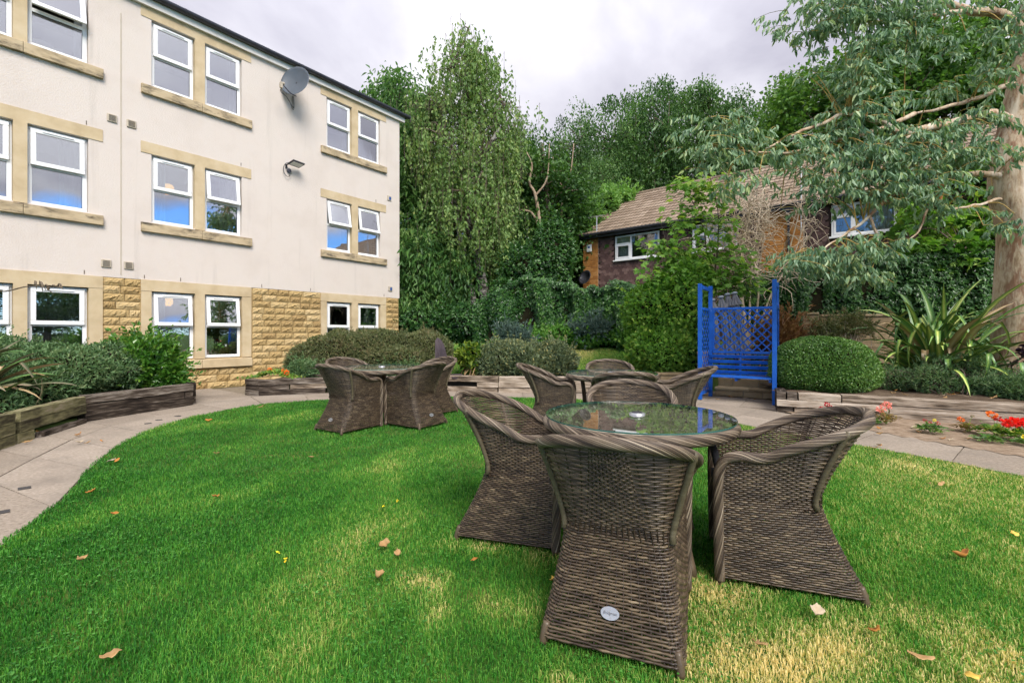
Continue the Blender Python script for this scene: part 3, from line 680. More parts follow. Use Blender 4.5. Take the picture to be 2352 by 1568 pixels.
lm = MB(); lm.box((0, 0, 0), (.34, .24, .035)); lm.box((0, 0, .03), (.26, .16, .03)); lb = lm.build('lamp_body', blackp_m, Fl, loc=(.1, -.2, .17), rot=(R(-14), R(0), R(10)), bevel=.008)
MB().box((0, 0, -.019), (.28, .17, .006)).build('lens', upvc_m, lb)
MB().box((-.06, -.06, .14), (.03, .14, .02)).box((-.06, -.005, .1), (.05, .012, .12)).build('bracket', blackp_m, Fl)
MB().tube(spline([(0, -.05, -.05), (0, -.06, -.14), (-.09, -.06, -.16), (-.16, -.05, -.02), (-.12, -.1, .14), (0, -.16, .17)], 24), .008, 6).build('cable', blackp_m, Fl)
# ================================================================== wicker furniture
wick_m = mat('round_weave_rattan', [(.10, (.014, .009, .007)), (.35, (.046, .031, .021)), (.55, (.105, .074, .046)), (.75, (.20, .148, .092)), (.95, (.32, .245, .16))], rough=.4, scale=14, detail=3, attr=.68, spec=.4)
rimw_m = mat('braided_rattan', [(.10, (.024, .016, .012)), (.35, (.08, .057, .041)), (.55, (.16, .122, .086)), (.75, (.28, .22, .158)), (.95, (.41, .34, .26))], rough=.45, scale=9, detail=3, attr=.7, spec=.35)
wrap_m = mat('wrapped_rattan', [(.2, (.05, .04, .026)), (.5, (.11, .09, .058)), (.8, (.19, .16, .105))], rough=.5, scale=3, stretch=(1, 1, 40), attr=.3)
tglass_m = glassmat('table_glass', (.97, .99, .985), .0, rough=.0, mul=.65)
gedge_m = mat('green_glass_edge', [(.3, (.02, .09, .08)), (.7, (.04, .14, .12))], rough=.1, spec=.6)
cushion_m = mat('charcoal_fabric', [(.3, (.014, .014, .018)), (.7, (.028, .028, .034))], rough=.85, scale=40, bump=.3, bscale=200)
steel_m = mat('brushed_steel', [(.3, (.36, .37, .39)), (.7, (.5, .51, .53))], rough=.35, metal=.8, scale=20)
ink_m = mat('engraved_lettering', [(.3, (.05, .05, .06)), (.7, (.08, .08, .09))], rough=.6)

ZR, ZW = .842, .43
def ch_prof(z):
    """back depth, half width at back, half width at front, corner radius at height z"""
    z = np.asarray(z, float)
    lo = np.clip((ZW - z) / (ZW - .04), 0, 1); hi = np.clip((z - ZW) / (ZR - ZW), 0, 1)
    yb = -.160 - .170 * lo ** 1.3 - .225 * hi ** 1.25
    wb = .225 + .050 * lo ** 1.3 + .130 * hi ** 1.1
    wf = .262 + .012 * lo + .05 * hi
    rc = .085 - .04 * lo + .20 * hi
    return yb, wb, wf, rc
YF = .285
def ch_pt(s, z):
    """shell point; s in 0..1 runs front-left, round the back, to front-right"""
    s = np.asarray(s, float); z = np.asarray(z, float); s, z = np.broadcast_arrays(s, z)
    yb, wb, wf, rc = ch_prof(z)
    m = s > .5; q = np.where(m, 1 - s, s)               # 0 front .. .5 middle of back
    s1, s2 = .30, .40
    f = np.clip(q / s1, 0, 1); xs_ = -wf + (-wb + wf) * f ** 1.5; ys_ = YF + (yb + rc - YF) * f
    a = np.clip((q - s1) / (s2 - s1), 0, 1) * np.pi / 2; xa = -wb + rc - rc * np.cos(a); ya = yb + rc - rc * np.sin(a)
    g = np.clip((q - s2) / (.5 - s2), 0, 1); xb = -wb + rc + (wb - rc) * g; yb2 = yb - .02 * np.sin(g * np.pi / 2) * np.clip((z - ZW) / .4, 0, 1)
    x = np.where(q < s1, xs_, np.where(q < s2, xa, xb)); y = np.where(q < s1, ys_, np.where(q < s2, ya, yb2))
    return np.stack([np.where(m, -x, x), y, z], -1)
def rim_z(s):
    z = np.full(np.shape(s), .72)
    for _ in range(8):
        y = ch_pt(s, z)[..., 1]; z = .5 * z + .5 * (.635 + (ZR - .635) * np.clip((.09 - y) / .485, 0, 1) ** .8 + .012 * sstep(y, .12, .27))
    return z
def helix_rope(C, R0, strands, rs, pitch, mb, sides=5, seed=0, up=None):
    """rope: strands twisting round the centre line C"""
    C = np.asarray(C); n = len(C); T = nrm(np.gradient(C, axis=0)); Nn = np.zeros_like(C)
    a = np.array([0, 0, 1.]) if abs(T[0][2]) < .9 else np.array([1., 0, 0])
    v = nrm(np.cross(a, T[0]))
    for i in range(n): v = v - T[i] * np.dot(v, T[i]); v /= np.linalg.norm(v); Nn[i] = v
    B = np.cross(T, Nn); L = np.r_[0, np.cumsum(np.linalg.norm(np.diff(C, axis=0), axis=1))]
    rg = np.random.default_rng(seed)
    for k in range(strands):
        ph = 2 * np.pi * k / strands + L / pitch * 2 * np.pi
        P = C + R0 * (np.cos(ph)[:, None] * Nn + np.sin(ph)[:, None] * B)
        tone = np.clip((.2, .62, .38, .75, .3, .5, .15)[k % 7] + .08 * rg.normal() + .12 * np.sin(L * rg.uniform(6, 16) + rg.uniform(0, 6)), 0, 1)
        mb.tube(P, rs, sides, a=tone, cap=False)
    return mb

def make_chair():
    """one armchair at the origin, facing +Y"""
    t = thing('wicker_armchair', 'x', 'armchair')
    ns = 62; sj = np.linspace(0.0, 1.0, ns)
    sd = np.linspace(0, 1, ns * 2 - 1); rows = np.arange(.036, ZR, .0108); rg = np.random.default_rng(5)
    shell = MB()
    rz_ = rim_z(sd)
    for i, z in enumerate(rows):
        keep = rz_ > z + .004
        idx = np.arange(len(sd)); j = idx / 2
        wave = np.cos((j + i) * np.pi) * .0029
        P = ch_pt(sd, np.full(len(sd), z)); T = nrm(np.gradient(P, axis=0)); nv = nrm(np.cross(T, (0, 0, 1)))
        P = P + nv * wave[:, None]
        P[:, 2] += rg.normal(0, .0007, len(P))
        base = rg.choice([.2, .32, .42, .52, .62], p=[.15, .25, .27, .21, .12])
        tone = np.clip(.43 + .35 * (base - .4) + .12 * np.sin(sd * rg.uniform(20, 60) + rg.uniform(0, 6)) + np.repeat(rg.normal(0, .11, len(sd) // 3 + 1), 3)[:len(sd)], 0, 1)
        # split into runs that stay under the rim
        run = np.split(idx[keep], np.where(np.diff(idx[keep]) > 1)[0] + 1)
        for r_ in run:
            if len(r_) > 2: shell.tube(P[r_], .0053, 5, a=tone[r_], cap=False, ref=(0, 0, 1))
    shell.build('woven_shell', wick_m, t, smooth=True)
    st = MB()
    for k in range(ns):
        zt = float(rim_z(sj[k])); zz = np.linspace(.03, zt, 12)
        st.tube(ch_pt(np.full(12, sj[k]), zz), .0032, 4, a=.2, cap=False)
    st.build('stakes', wick_m, t, smooth=True)
    # rolled edge: floor, up the front, along the arm, round the back
    ss = np.linspace(0, 1, 90); top = ch_pt(ss, rim_z(ss)); top[:, 2] += .004
    lf = [(-.268, YF + .012, .02), (-.268, YF + .018, .25), (-.27, YF + .02, .48), (-.274, YF + .014, .575), (-.279, YF - .012, .622)]
    rt = [(-x, y, z) for x, y, z in lf[::-1]]
    curve = np.concatenate([lf, top[6:-6], rt]); curve = resample(spline(resample(curve, 46), 240), 230)
    rm_ = MB(); helix_rope(curve, .0215, 21, .0040, .46, rm_, seed=3); rm_.tube(curve, .0195, 8, a=.05)
    rm_.build('rolled_rim', rimw_m, t, smooth=True)
    for sx in (-1, 1):
        pl = MB()
        zz = np.linspace(.40, .80, 14); s_ = np.where(sx < 0, .335, .665)
        Pq = ch_pt(np.full(14, s_), zz); Pq = Pq + nrm(Pq * (1, 1, 0)) * .012
        pl.tube(Pq, .014, 8, a=.5)
        pl.build('back_post', wrap_m, t, smooth=True)
    # seat, apron and feet
    yb, wb, wf, rc = ch_prof(.40)
    se = MB(); n = 30
    for k in range(n):
        y = -.13 + (YF + .13) * k / (n - 1); w = .235; x = np.linspace(-w, w, 31)
        se.tube(np.stack([x, np.full(31, y), .395 + .004 * np.cos((np.arange(31) + k) * np.pi)], -1), .0068, 5, a=rg.uniform(.2, .7), cap=False)
    se.build('seat', wick_m, t, smooth=True)
    ap = MB()
    for k in range(27):
        x = np.linspace(-.255, .255, 33); ap.tube(np.stack([x, YF - .012 + .004 * np.cos((np.arange(33) + k) * np.pi), np.full(33, .06 + k * .0128)], -1), .0056, 5, a=rg.uniform(.15, .75), cap=False, ref=(0, 0, 1))
    ap.build('front_apron', wick_m, t, smooth=True)
    for sx in (-1, 1):
        P = spline([(sx * .25, -.30, .08), (sx * .258, -.312, .04), (sx * .262, -.318, 0)], 8)
        MB().tube(P, np.linspace(.015, .018, 8), 10).build('foot', wick_m, t, smooth=True)
        MB().tube([(sx * .266, YF + .008, .06), (sx * .268, YF + .012, 0)], .024, 10).build('foot', wick_m, t, smooth=True)
    # oval maker's badge low on the back
    zc = .155; pb = ch_pt(np.array([.5, .5]), np.array([zc - .02, zc + .02])); dv = nrm(pb[1] - pb[0]); tilt = math.atan2(dv[1], dv[2])
    th = np.linspace(0, 2 * np.pi, 28, endpoint=False); bd = MB(); V = np.array([(.036 * math.cos(a), y, .0235 * math.sin(a)) for y in (-.004, .004) for a in th]); k = np.arange(28)
    bd.add(V, np.stack([k, (k + 1) % 28, 28 + (k + 1) % 28, 28 + k], -1)); bd.add(V[:28], list(range(28))); bd.add(V[28:], list(range(28))[::-1])
    badge = bd.build('badge', steel_m, t, loc=(.0, float(pb.mean(0)[1]) - .013, zc), rot=(-tilt, 0, 0))
    tx = bpy.data.curves.new('lettering', 'FONT'); tx.body = 'Bridgman'; tx.size = .0145; tx.align_x = 'CENTER'; tx.align_y = 'CENTER'; tx.shear = .3; tx.extrude = .0004
    to = bpy.data.objects.new('lettering', tx); COL.objects.link(to)
    dg = bpy.context.evaluated_depsgraph_get(); me = bpy.data.meshes.new_from_object(to.evaluated_get(dg)); bpy.data.objects.remove(to)
    link('lettering', me, ink_m, badge, loc=(0, -.0048, 0), rot=(R(90), 0, 0))
    return t
chair = make_chair()
CH = [  # x, y, facing (deg, direction angle), label
 (.486, 2.098, 68.5, 'wicker armchair nearest the camera, seen from behind with its badge'),
 (.045, 3.00, -17.5, 'wicker armchair left of the near glass table, turned side on'),
 (1.411, 2.503, 160, 'wicker armchair right of the near glass table with dark cushion'),
 (.90, 3.50, -98, 'wicker armchair on the far side of the near glass table'),
 (-2.13, 6.15, 57, 'front left wicker armchair at the table near the building'),
 (-1.31, 6.42, 147, 'front right wicker armchair at the table near the building'),
 (-2.44, 7.20, -38, 'back left wicker armchair at the table near the building'),
 (-1.27, 7.36, -132, 'back right wicker armchair at the table near the building'),
 (.47, 5.88, -8, 'wicker armchair left of the farthest table, its side to us'),
 (1.18, 5.06, 87, 'wicker armchair with its back to us at the farthest table'),
 (1.37, 6.50, -94, 'wicker armchair on the far side of the farthest table, mostly hidden'),
 (1.96, 5.52, 165, 'wicker armchair right of the farthest table, in front of the blue bench'),
]
for k, (x, y, a, lab) in enumerate(CH):
    if k == 0:
        chair.location = (x, y, 0); chair.rotation_euler = (0, 0, R(a - 90)); chair['label'] = lab
    else: dup(chair, (x, y, 0), R(a - 90), lab)
for o in COL.objects:
    if o.get('category') == 'armchair': o['group'] = 'wicker armchairs round the glass tables'

topw_m = mat('pale_table_weave', [(.12, (.10, .08, .06)), (.45, (.27, .22, .165)), (.75, (.44, .375, .29)), (.95, (.56, .49, .40))], rough=.5, scale=9, detail=3, attr=.7)
def make_table():
    t = thing('round_table', 'x', 'table'); RT, ZT = .53, .757
    C = np.array([(RT * math.cos(a), RT * math.sin(a), ZT - .036) for a in np.linspace(0, 2 * np.pi, 181)])
    rm_ = MB(); helix_rope(C, .026, 22, .0045, .52, rm_, seed=8); rm_.tube(C, .024, 8, a=.05, cap=False); rm_.build('braided_rim', rimw_m, t, smooth=True)
    top = MB(); rg = np.random.default_rng(11)
    for k, y in enumerate(np.arange(-.505, .506, .0135)):
        hw = math.sqrt(max(0, .515 ** 2 - y * y))
        if hw < .04: continue
        n = max(6, int(2 * hw / .0225)); x = np.linspace(-hw, hw, n)
        z = ZT - .022 + .0075 * np.cos(x / .0225 * np.pi / 2 + (k // 2 % 2) * np.pi)
        top.tube(np.stack([x, np.full(n, y), z], -1), .0072, 5, a=np.clip(rg.choice([.5, .65, .8, .95]) + .1 * np.sin(x * 17 + k), 0, 1), cap=False)
    top.build('woven_top', topw_m, t, smooth=True)
    g = MB(); g.lathe([(.001, 0), (RT + .012, 0)], 72); g.lathe([(.001, -.008), (RT + .012, -.008)], 72); g.build('glass_top', tglass_m, t, loc=(0, 0, ZT + .008))
    e = MB(); e.lathe([(RT + .012, -.0079), (RT + .0135, -.004), (RT + .012, -.0001)], 72); e.build('glass_edge', gedge_m, t, loc=(0, 0, ZT + .008), smooth=True)
    MB().lathe([(.048, -.002), (.046, .006), (.036, .010), (.030, .008)], 28).build('parasol_ring', steel_m, t, loc=(0, 0, ZT + .0095), smooth=True)
    MB().lathe([(.001, .004), (.022, .004), (.024, .013), (.031, .013), (.031, 0)], 24).build('hole_cap', blackp_m, t, loc=(0, 0, ZT + .0095), smooth=True)
    for k in range(4):
        a = R(45 + 90 * k); P = spline([(.40 * math.cos(a), .40 * math.sin(a), ZT - .04), (.36 * math.cos(a), .36 * math.sin(a), .42), (.37 * math.cos(a), .37 * math.sin(a), .2), (.43 * math.cos(a), .43 * math.sin(a), 0)], 14)
        MB().tube(P, .026, 10).build('leg', wick_m, t, smooth=True)
    MB().lathe([(.06, .12), (.065, .2), (.06, .6), (.075, ZT - .05)], 16).build('centre_column', wick_m, t, smooth=True)
    ck = MB()
    for k in range(4):
        a = R(45 + 90 * k); ck.tube([(0, 0, .18), (.37 * math.cos(a), .37 * math.sin(a), .18)], .018, 8)
    ck.build('stretcher', wick_m, t, smooth=True)
    return t
table = make_table()
table.location = (.745, 2.80, 0); table.rotation_euler = (0, 0, R(-20)); table['label'] = 'round wicker table with clear glass top nearest the camera'
dup(table, (-1.86, 6.72, 0), R(10), 'round wicker glass table on the lawn nearest the building')
dup(table, (1.22, 5.75, 0), R(12), 'round wicker glass table farthest from the camera, near the blue bench')
for o in COL.objects:
    if o.get('category') == 'table': o['group'] = 'round glass topped wicker tables'

def cushion(loc, rz, rot, label):
    t = MB(); n = 14; u = np.linspace(-1, 1, n); gx, gy = np.meshgrid(u, u)
    edge = np.clip(1 - np.maximum(abs(gx), abs(gy)) ** 6, 0, 1); x = gx * .205; y = gy * .185
    zt = .022 + .02 * edge; b0 = (np.arange(n - 1)[:, None] * n + np.arange(n - 1)).ravel(); Fq = np.stack([b0, b0 + 1, b0 + n + 1, b0 + n], -1)
    t.add(np.stack([x, y, zt], -1).reshape(-1, 3), Fq); t.add(np.stack([x, y, -zt * .6], -1).reshape(-1, 3), Fq[:, ::-1])
    for s in (0, n - 1):
        pass
    rimi = list(range(n)) + [n * k + n - 1 for k in range(1, n)] + [n * (n - 1) + k for k in range(n - 2, -1, -1)] + [n * k for k in range(n - 2, 0, -1)]; m_ = len(rimi)
    t.F[4].append(np.array([[rimi[k], n * n + rimi[k], n * n + rimi[(k + 1) % m_], rimi[(k + 1) % m_]] for k in range(m_)]))
    o = t.build('seat_cushion', cushion_m, None, smooth=True, loc=loc, rot=(rot, 0, rz)); return tag(o, label, 'cushion')
cushion((1.411 - .939 * .13, 2.503 + .343 * .13, .425), R(70), 0, 'black fabric seat cushion on the right hand armchair of the near table')
c_ = cushion((1.411 - .939 * .30, 2.503 + .343 * .30, .54), R(70), R(78), 'black fabric cushion propped upright between the near table and right armchair')
c_.scale = (.5, .42, .6)

# ================================================================== blue arbour bench
BN = thing('arbour_bench', 'bright blue wooden arbour bench with diamond lattice back and sides', 'bench', (3.528, 8.817, 0), math.atan2(-.563, .826))
BW, BD_, BH = 1.225, .62, 2.17
for x, y in ((0, 0), (BW, 0), (0.06, BD_), (BW - .02, BD_)):
    MB().box((x, y, BH / 2), (.07, .07, BH)).build('post', blue_m, BN, bevel=.005)
for x in (.02, BW - .01):
    for z in (2.10, 1.70, .12):
        MB().box((x + .01, BD_ / 2, z), (.045, BD_ - .075, .07 if z > 2 else .05)).build('side_rail', blue_m, BN, bevel=.004)
def lattice(parent, p0, ex, ez, w, h, pitch, thick, sw):
    """diagonal slats both ways inside a w x h field; each slat a part"""
    p0 = np.array(p0, float); ex = np.array(ex, float); ez = np.array(ez, float); nv = np.cross(ex, ez)
    for sgn, o in ((1, 0.0), (-1, .009)):
        c = -h if sgn > 0 else 0
        k0 = -h if sgn > 0 else 0.0; k1 = w if sgn > 0 else w + h
        for kk in np.arange(k0 + pitch * .5, k1, pitch):
            # line: x = kk + sgn*z
            pts = []
            z0 = max(0, (-kk) if sgn > 0 else (kk - w)); z1 = min(h, (w - kk) if sgn > 0 else kk)
            if z1 - z0 < .04: continue
            a = p0 + ex * (kk + sgn * z0) + ez * z0 + nv * o; b = p0 + ex * (kk + sgn * z1) + ez * z1 + nv * o
            MB().bar(a, b, thick, sw, up=np.cross(nv, b - a)).build('lattice_slat', blue_m, parent)
lattice(BN, (.10, BD_ - .012, .90), (1, 0, 0), (0, 0, 1), BW - .16, .80, .158, .009, .024)
for x in (.03, BW): lattice(BN, (x, .04, .16), (0, 1, 0), (0, 0, 1), BD_ - .08, 1.52, .155, .009, .022)
for z, h in ((1.715, .045), (.875, .05)): MB().box((BW / 2 + .02, BD_ - .01, z), (BW - .16, .045, h)).build('back_rail', blue_m, BN, bevel=.004)
for x in (.115, BW - .075): MB().box((x, BD_ - .01, 1.295), (.04, .04, .79)).build('back_stile', blue_m, BN, bevel=.004)
for k in range(4):
    z = .50 + k * .098; y = BD_ - .16 + k * .032
    MB().bar((.05, y, z), (BW - .03, y, z), .02, .066, up=(0, -.3, 1)).build('back_slat', blue_m, BN, bevel=.004)
for k in range(4): MB().box((BW / 2 + .01, .03 + k * .115, .445), (BW - .085, .10, .025)).build('seat_slat', blue_m, BN, bevel=.005)
for x in (.07, BW / 2, BW - .07):
    MB().box((x, .22, .405), (.045, .42, .05)).build('seat_bearer', blue_m, BN, bevel=.003)
    if x == BW / 2: MB().bar((x, BD_ - .13, .43), (x, BD_ - .03, .86), .04, .03, up=(1, 0, 0)).build('back_batten', blue_m, BN)

# ------------------------------------------------------------------ low garden walls behind the bench
def bench_pt(x, y): return np.array([3.528, 8.817]) + bx_ * x + by_ * y
def block_wall(name, label, p, q, z0, z1, thick, rows, blen, cope=True, seed=0):
    rg = random.Random(seed); p = np.array(p, float); q = np.array(q, float); L = float(np.linalg.norm(q - p)); ang = math.atan2(*(q - p)[::-1])
    w = thing(name, label, 'garden wall', (p[0], p[1], z0), ang); rh = (z1 - z0) / rows
    MB().box((L / 2, 0, (z1 - z0) / 2), (L - .02, thick - .03, z1 - z0 - .01)).build('mortar_core', mortar_g, w)
    for r_ in range(rows):
        x = 0
        while x < L - .01:
            bl = blen * rg.uniform(.75, 1.25)
            if x == 0 and r_ % 2: bl *= .55
            if x + bl > L - blen * .35: bl = L - x
            MB().box((x + bl / 2, 0, r_ * rh + rh / 2), (bl - .012, thick + rg.uniform(-.008, .012), rh - .012)).build('stone', wallstone_m, w, bevel=.012)
            x += bl
    if cope:
        x = 0
        while x < L:
            bl = min(.62, L - x); MB().box((x + bl / 2, 0, z1 - z0 + .025), (bl - .006, thick + .07, .05)).build('coping', wallstone_m, w, bevel=.012); x += .62
    return w
mortar_g = mat('grey_mortar', [(.3, (.20, .165, .12)), (.7, (.30, .25, .19))], rough=.95, scale=14)
block_wall('garden_wall', 'low stone step with ledge under and behind the blue bench', bench_pt(.12, .86), bench_pt(1.9, .86), 0, .13, .30, 1, .42, True, 2)
block_wall('garden_wall', 'stone course behind the ledge at the back of the bench', bench_pt(.12, 1.12), bench_pt(1.9, 1.12), 0, .34, .2, 2, .40, False, 3)
block_wall('garden_wall', 'narrow stone pier at the left of the blue bench', bench_pt(-.20, .78), bench_pt(.04, .78), 0, .82, .26, 5, .4, True, 4)
block_wall('garden_wall', 'low coped stone wall running left from the pier under the maple', (2.5, 10.0), (3.62, 9.98), 0, .36, .22, 2, .45, True, 5)
block_wall('gate_pier', 'square stone gate pier with flat cap right of the bench', A(1843, 764, 10.9)[:2], A(1880, 764, 10.75)[:2], .2, 1.66, .36, 6, .5, True, 6)['category'] = 'pier'
block_wall('garden_wall', 'stone garden wall behind the spiky plant on the right', A(1881, 764, 10.9)[:2], A(2050, 764, 10.6)[:2], .2, 1.62, .2, 8, .42, True, 7)

# ------------------------------------------------------------------ folded parasols behind the bench
cloth_m = mat('grey_parasol_cloth', [(.3, (.17, .17, .19)), (.7, (.24, .24, .265))], rough=.85, scale=4, bump=.2, bscale=90)
cap_m = mat('grey_parasol_cap', [(.3, (.22, .25, .30)), (.7, (.28, .31, .36))], rough=.4)
def parasol(u, v, Y, lean, label, h=2.3):
    tp = A(u, v, Y); base = np.array([tp[0] + lean, tp[1] + .02, .33]); ax = tp - base; L = np.linalg.norm(ax); ax /= L
    t = thing('folded_parasol', label, 'parasol', base, group='folded grey parasols behind the bench')
    q = Vector(ax).to_track_quat('Z', 'Y').to_euler()
    MB().tube([(0, 0, 0), (0, 0, L - .03)], .019, 10).build('pole', twig_m, t, rot=q, smooth=True)
    # top valance and the long pleated cloth under it
    n = 56; th = np.linspace(0, 2 * np.pi, n, endpoint=False); rg = random.Random(int(u))
    def pleats(zr, seed):
        mb = MB(); V = []
        for z, r_, amp in zr:
            rr = r_ * (1 + amp * np.cos(th * 8 + seed) + amp * .4 * np.cos(th * 3 + seed * 2)); V.append(np.stack([rr * np.cos(th), rr * np.sin(th), np.full(n, z) + .02 * amp * np.cos(th * 8 + seed)], -1))
        V = np.concatenate(V); F = []
        for i in range(len(zr) - 1):
            for j in range(n): k = (j + 1) % n; F.append([i * n + j, i * n + k, (i + 1) * n + k, (i + 1) * n + j])
        return mb.add(V, np.array(F))
    pleats([(L - .02, .03, 0), (L - .04, .045, .05), (L - .11, .060, .14), (L - .18, .078, .22), (L - .24, .098, .26)], rg.uniform(0, 6)).build('top_valance', cloth_m, t, rot=q, smooth=True)
    pleats([(L - .08, .045, .1), (L - .25, .05, .2), (L - .55, .062, .25), (L - .85, .058, .25), (L - .92, .052, .2), (L - 1.0, .075, .25), (L - 1.22, .10, .3)], rg.uniform(0, 6)).build('folded_canopy', cloth_m, t, rot=q, smooth=True)
    MB().lathe([(.001, .05), (.03, .047), (.056, .034), (.064, .012), (.055, -.004), (.03, -.01)], 20, c=(0, 0, L - .01)).build('cap', cap_m, t, rot=q, smooth=True)
parasol(1636, 690, 9.75, .18, 'leftmost and lowest of the four folded grey parasols behind the bench')
parasol(1656, 683, 9.8, .2, 'second from the left of the folded grey parasols behind the bench')
parasol(1671, 677, 9.85, .22, 'third from the left of the folded grey parasols behind the bench')
parasol(1687, 674, 9.8, .28, 'rightmost of the folded grey parasols with flared top behind the bench')
# ================================================================== brick house behind
HX = np.array([.768, -.641]); HY = np.array([.641, .768]); HO = np.array([2.89, 19.0])
HR = math.atan2(-.641, .768)
HS = thing('brick_house', 'brick house with brown hung tiles and pitched tiled roof behind the hedge', 'house', (HO[0], HO[1], 0), HR)
HL, EZ = 15.3, 5.08
wins = [(1.41, 3.16, 4.03, 4.94), (4.34, 5.8, 4.03, 4.94), (8.33, 9.8, 4.03, 4.94)]
hw = grid_wall('wall', 0, HL, 0.2, EZ, wins, .03, None, .1)
hw.add([(0, .03, .2), (0, .03, EZ), (0, 7.2, EZ), (0, 7.2, .2)], [0, 1, 2, 3]); hw.add([(0, .03, EZ), (0, 3.6, 7.4), (0, 7.2, EZ)], [0, 1, 2])
hw.add([(HL, .03, .2), (HL, 7.2, .2), (HL, 7.2, EZ), (HL, .03, EZ)], [0, 1, 2, 3]); hw.add([(0, 7.2, .2), (0, 7.2, EZ), (HL, 7.2, EZ), (HL, 7.2, .2)], [0, 1, 2, 3])
hw.build('wall', hungd_m, HS)
for x_, w_ in ((.335, .67), (7.08, 1.16)): MB().box((x_, .012, 2.64), (w_, .03, 4.86)).build('mortar_bed', brickmort_m, HS)
bmesh_ = MB().box((0, 0, 0), (.215, .03, .065)).mesh('brick'); bmesh_.materials.append(brick_m)
hmesh_ = MB().box((0, 0, 0), (.1025, .03, .065)).mesh('brick'); hmesh_.materials.append(brick_m)
def brick_strip(x0, x1, z0, z1):
    r_ = 0; z = z0
    while z < z1:
        x = x0
        if r_ % 2: link('brick', hmesh_, None, HS, (x + .051, -.012, z + .0325)); x += .1125
        while x + .215 <= x1 + .005: link('brick', bmesh_, None, HS, (x + .1075, -.012, z + .0325)); x += .225
        if x1 - x > .09: link('brick', hmesh_, None, HS, (x + .051, -.012, z + .0325))
        z += .075; r_ += 1
brick_strip(0, .675, 2.98, EZ - .07); brick_strip(6.5, 7.66, 3.05, EZ - .07)
# hung tiles with pointed tails
tp = [(-.08, .085), (-.08, -.03), (-.045, -.075), (.045, -.075), (.08, -.03), (.08, .085)]
tv = np.array([(x, -.014 if z < 0 else 0.0, z) for x, z in tp] + [(x, .01, z) for x, z in tp])
tmesh = new_mesh('hung_tile', tv, [np.array([[0, 1, 2, 3, 4, 5]]), np.array([[k, (k + 1) % 6, 6 + (k + 1) % 6, 6 + k] for k in range(6)])]); tmesh.materials.append(hung_m)
spots = []
for x0, x1 in ((.68, 6.48), (7.68, 12.5)):
    for r_, z in enumerate(np.arange(3.0, EZ - .08, .108)):
        for x in np.arange(x0 + .085 + (r_ % 2) * .083, x1 - .05, .166):
            if any(w[0] - .1 < x < w[1] + .1 and w[2] - .1 < z < w[3] + .05 for w in wins): continue
            spots.append((x, z))
spots.sort(key=lambda p: (p[0] > 3.2, abs(p[0] - 9.5) if p[0] > 3.2 else p[0]))
rest = MB()
for k, (x, z) in enumerate(spots):
    if k < 300: link('hung_tile', tmesh, None, HS, (x, .008, z), (R(3), 0, 0))
    else:
        V = tv + np.array((x, .008, z)); rest.add(V, [np.array([[0, 1, 2, 3, 4, 5]]), np.array([[j, (j + 1) % 6, 6 + (j + 1) % 6, 6 + j] for j in range(6)])], RNG.random())
tag(rest.build('hung_tile_field', mat('brown_hung_tile_rest', [(.2, (.055, .032, .030)), (.5, (.085, .05, .045)), (.8, (.13, .085, .075))], rough=.85, scale=9, attr=.6), HS), kind='stuff')
# roof
SL = math.hypot(3.9, 2.42); PA = math.atan2(2.42, 3.9); RX0 = -.12
rfm = MB(); rfm.add([(RX0, -.3, EZ + .02), (HL + .1, -.3, EZ + .02), (HL + .1, 3.6, EZ + 2.44), (RX0, 3.6, EZ + 2.44)], [0, 1, 2, 3]); rfm.add([(RX0, 7.5, EZ), (RX0, 3.6, EZ + 2.44), (HL + .1, 3.6, EZ + 2.44), (HL + .1, 7.5, EZ)], [0, 1, 2, 3])
roof = rfm.build('roof', hungd_m, HS)
px_ = np.linspace(-.15, .15, 13); pz_ = .022 * np.abs(np.sin((px_ + .15) / .15 * np.pi)) ** .8
Vt = np.concatenate([np.c_[px_, np.full(13, -.19), pz_ + .03], np.c_[px_, np.full(13, .20), pz_ + .006], np.c_[px_, np.full(13, -.19), pz_ + .006]])
k = np.arange(12); Ft = np.concatenate([np.stack([k, k + 1, 14 + k, 13 + k], -1), np.stack([26 + k, 27 + k, 1 + k, k], -1)])
rtm = new_mesh('roof_tile', Vt, Ft, smooth=False); rtm.materials.append(rooft_m)
rtr = MB(); ca, sa = math.cos(PA), math.sin(PA); nt_ = 0
for ix in range(int((HL + .2) / .3)):
    for iy in range(13):
        x = RX0 + .15 + ix * .3; d_ = .17 + iy * .345
        loc = (x, -.3 + d_ * ca - .02 * sa, EZ + .02 + d_ * sa + .02 * ca)
        if nt_ < 299: link('roof_tile', rtm, None, roof, loc, (PA, 0, 0)); nt_ += 1
        else:
            Vr = Vt.copy(); Vr = np.stack([Vr[:, 0], Vr[:, 1] * ca - Vr[:, 2] * sa, Vr[:, 1] * sa + Vr[:, 2] * ca], -1) + np.array(loc); rtr.add(Vr, Ft)
tag(rtr.build('roof_tile_field', rooftw_m, roof), kind='stuff')
for x in np.arange(RX0 + .22, HL, .45): MB().tube([(x - .22, 3.6, EZ + 2.46), (x + .22, 3.6, EZ + 2.46)], .1, 8).build('ridge_tile', rooft_m, roof)
MB().box((HL / 2, -.22, EZ - .03), (HL + .1, .03, .17)).build('fascia', blackp_m, HS)
MB().tube([(-.1, -.30, EZ + .02), (HL, -.30, EZ + .02)], .06, 8).build('gutter', blackp_m, HS)
MB().tube([(7.25, -.05, EZ - .25), (7.25, -.05, 1)], .035, 8).box((7.25, -.1, EZ - .12), (.12, .14, .2)).build('downpipe', blackp_m, HS)
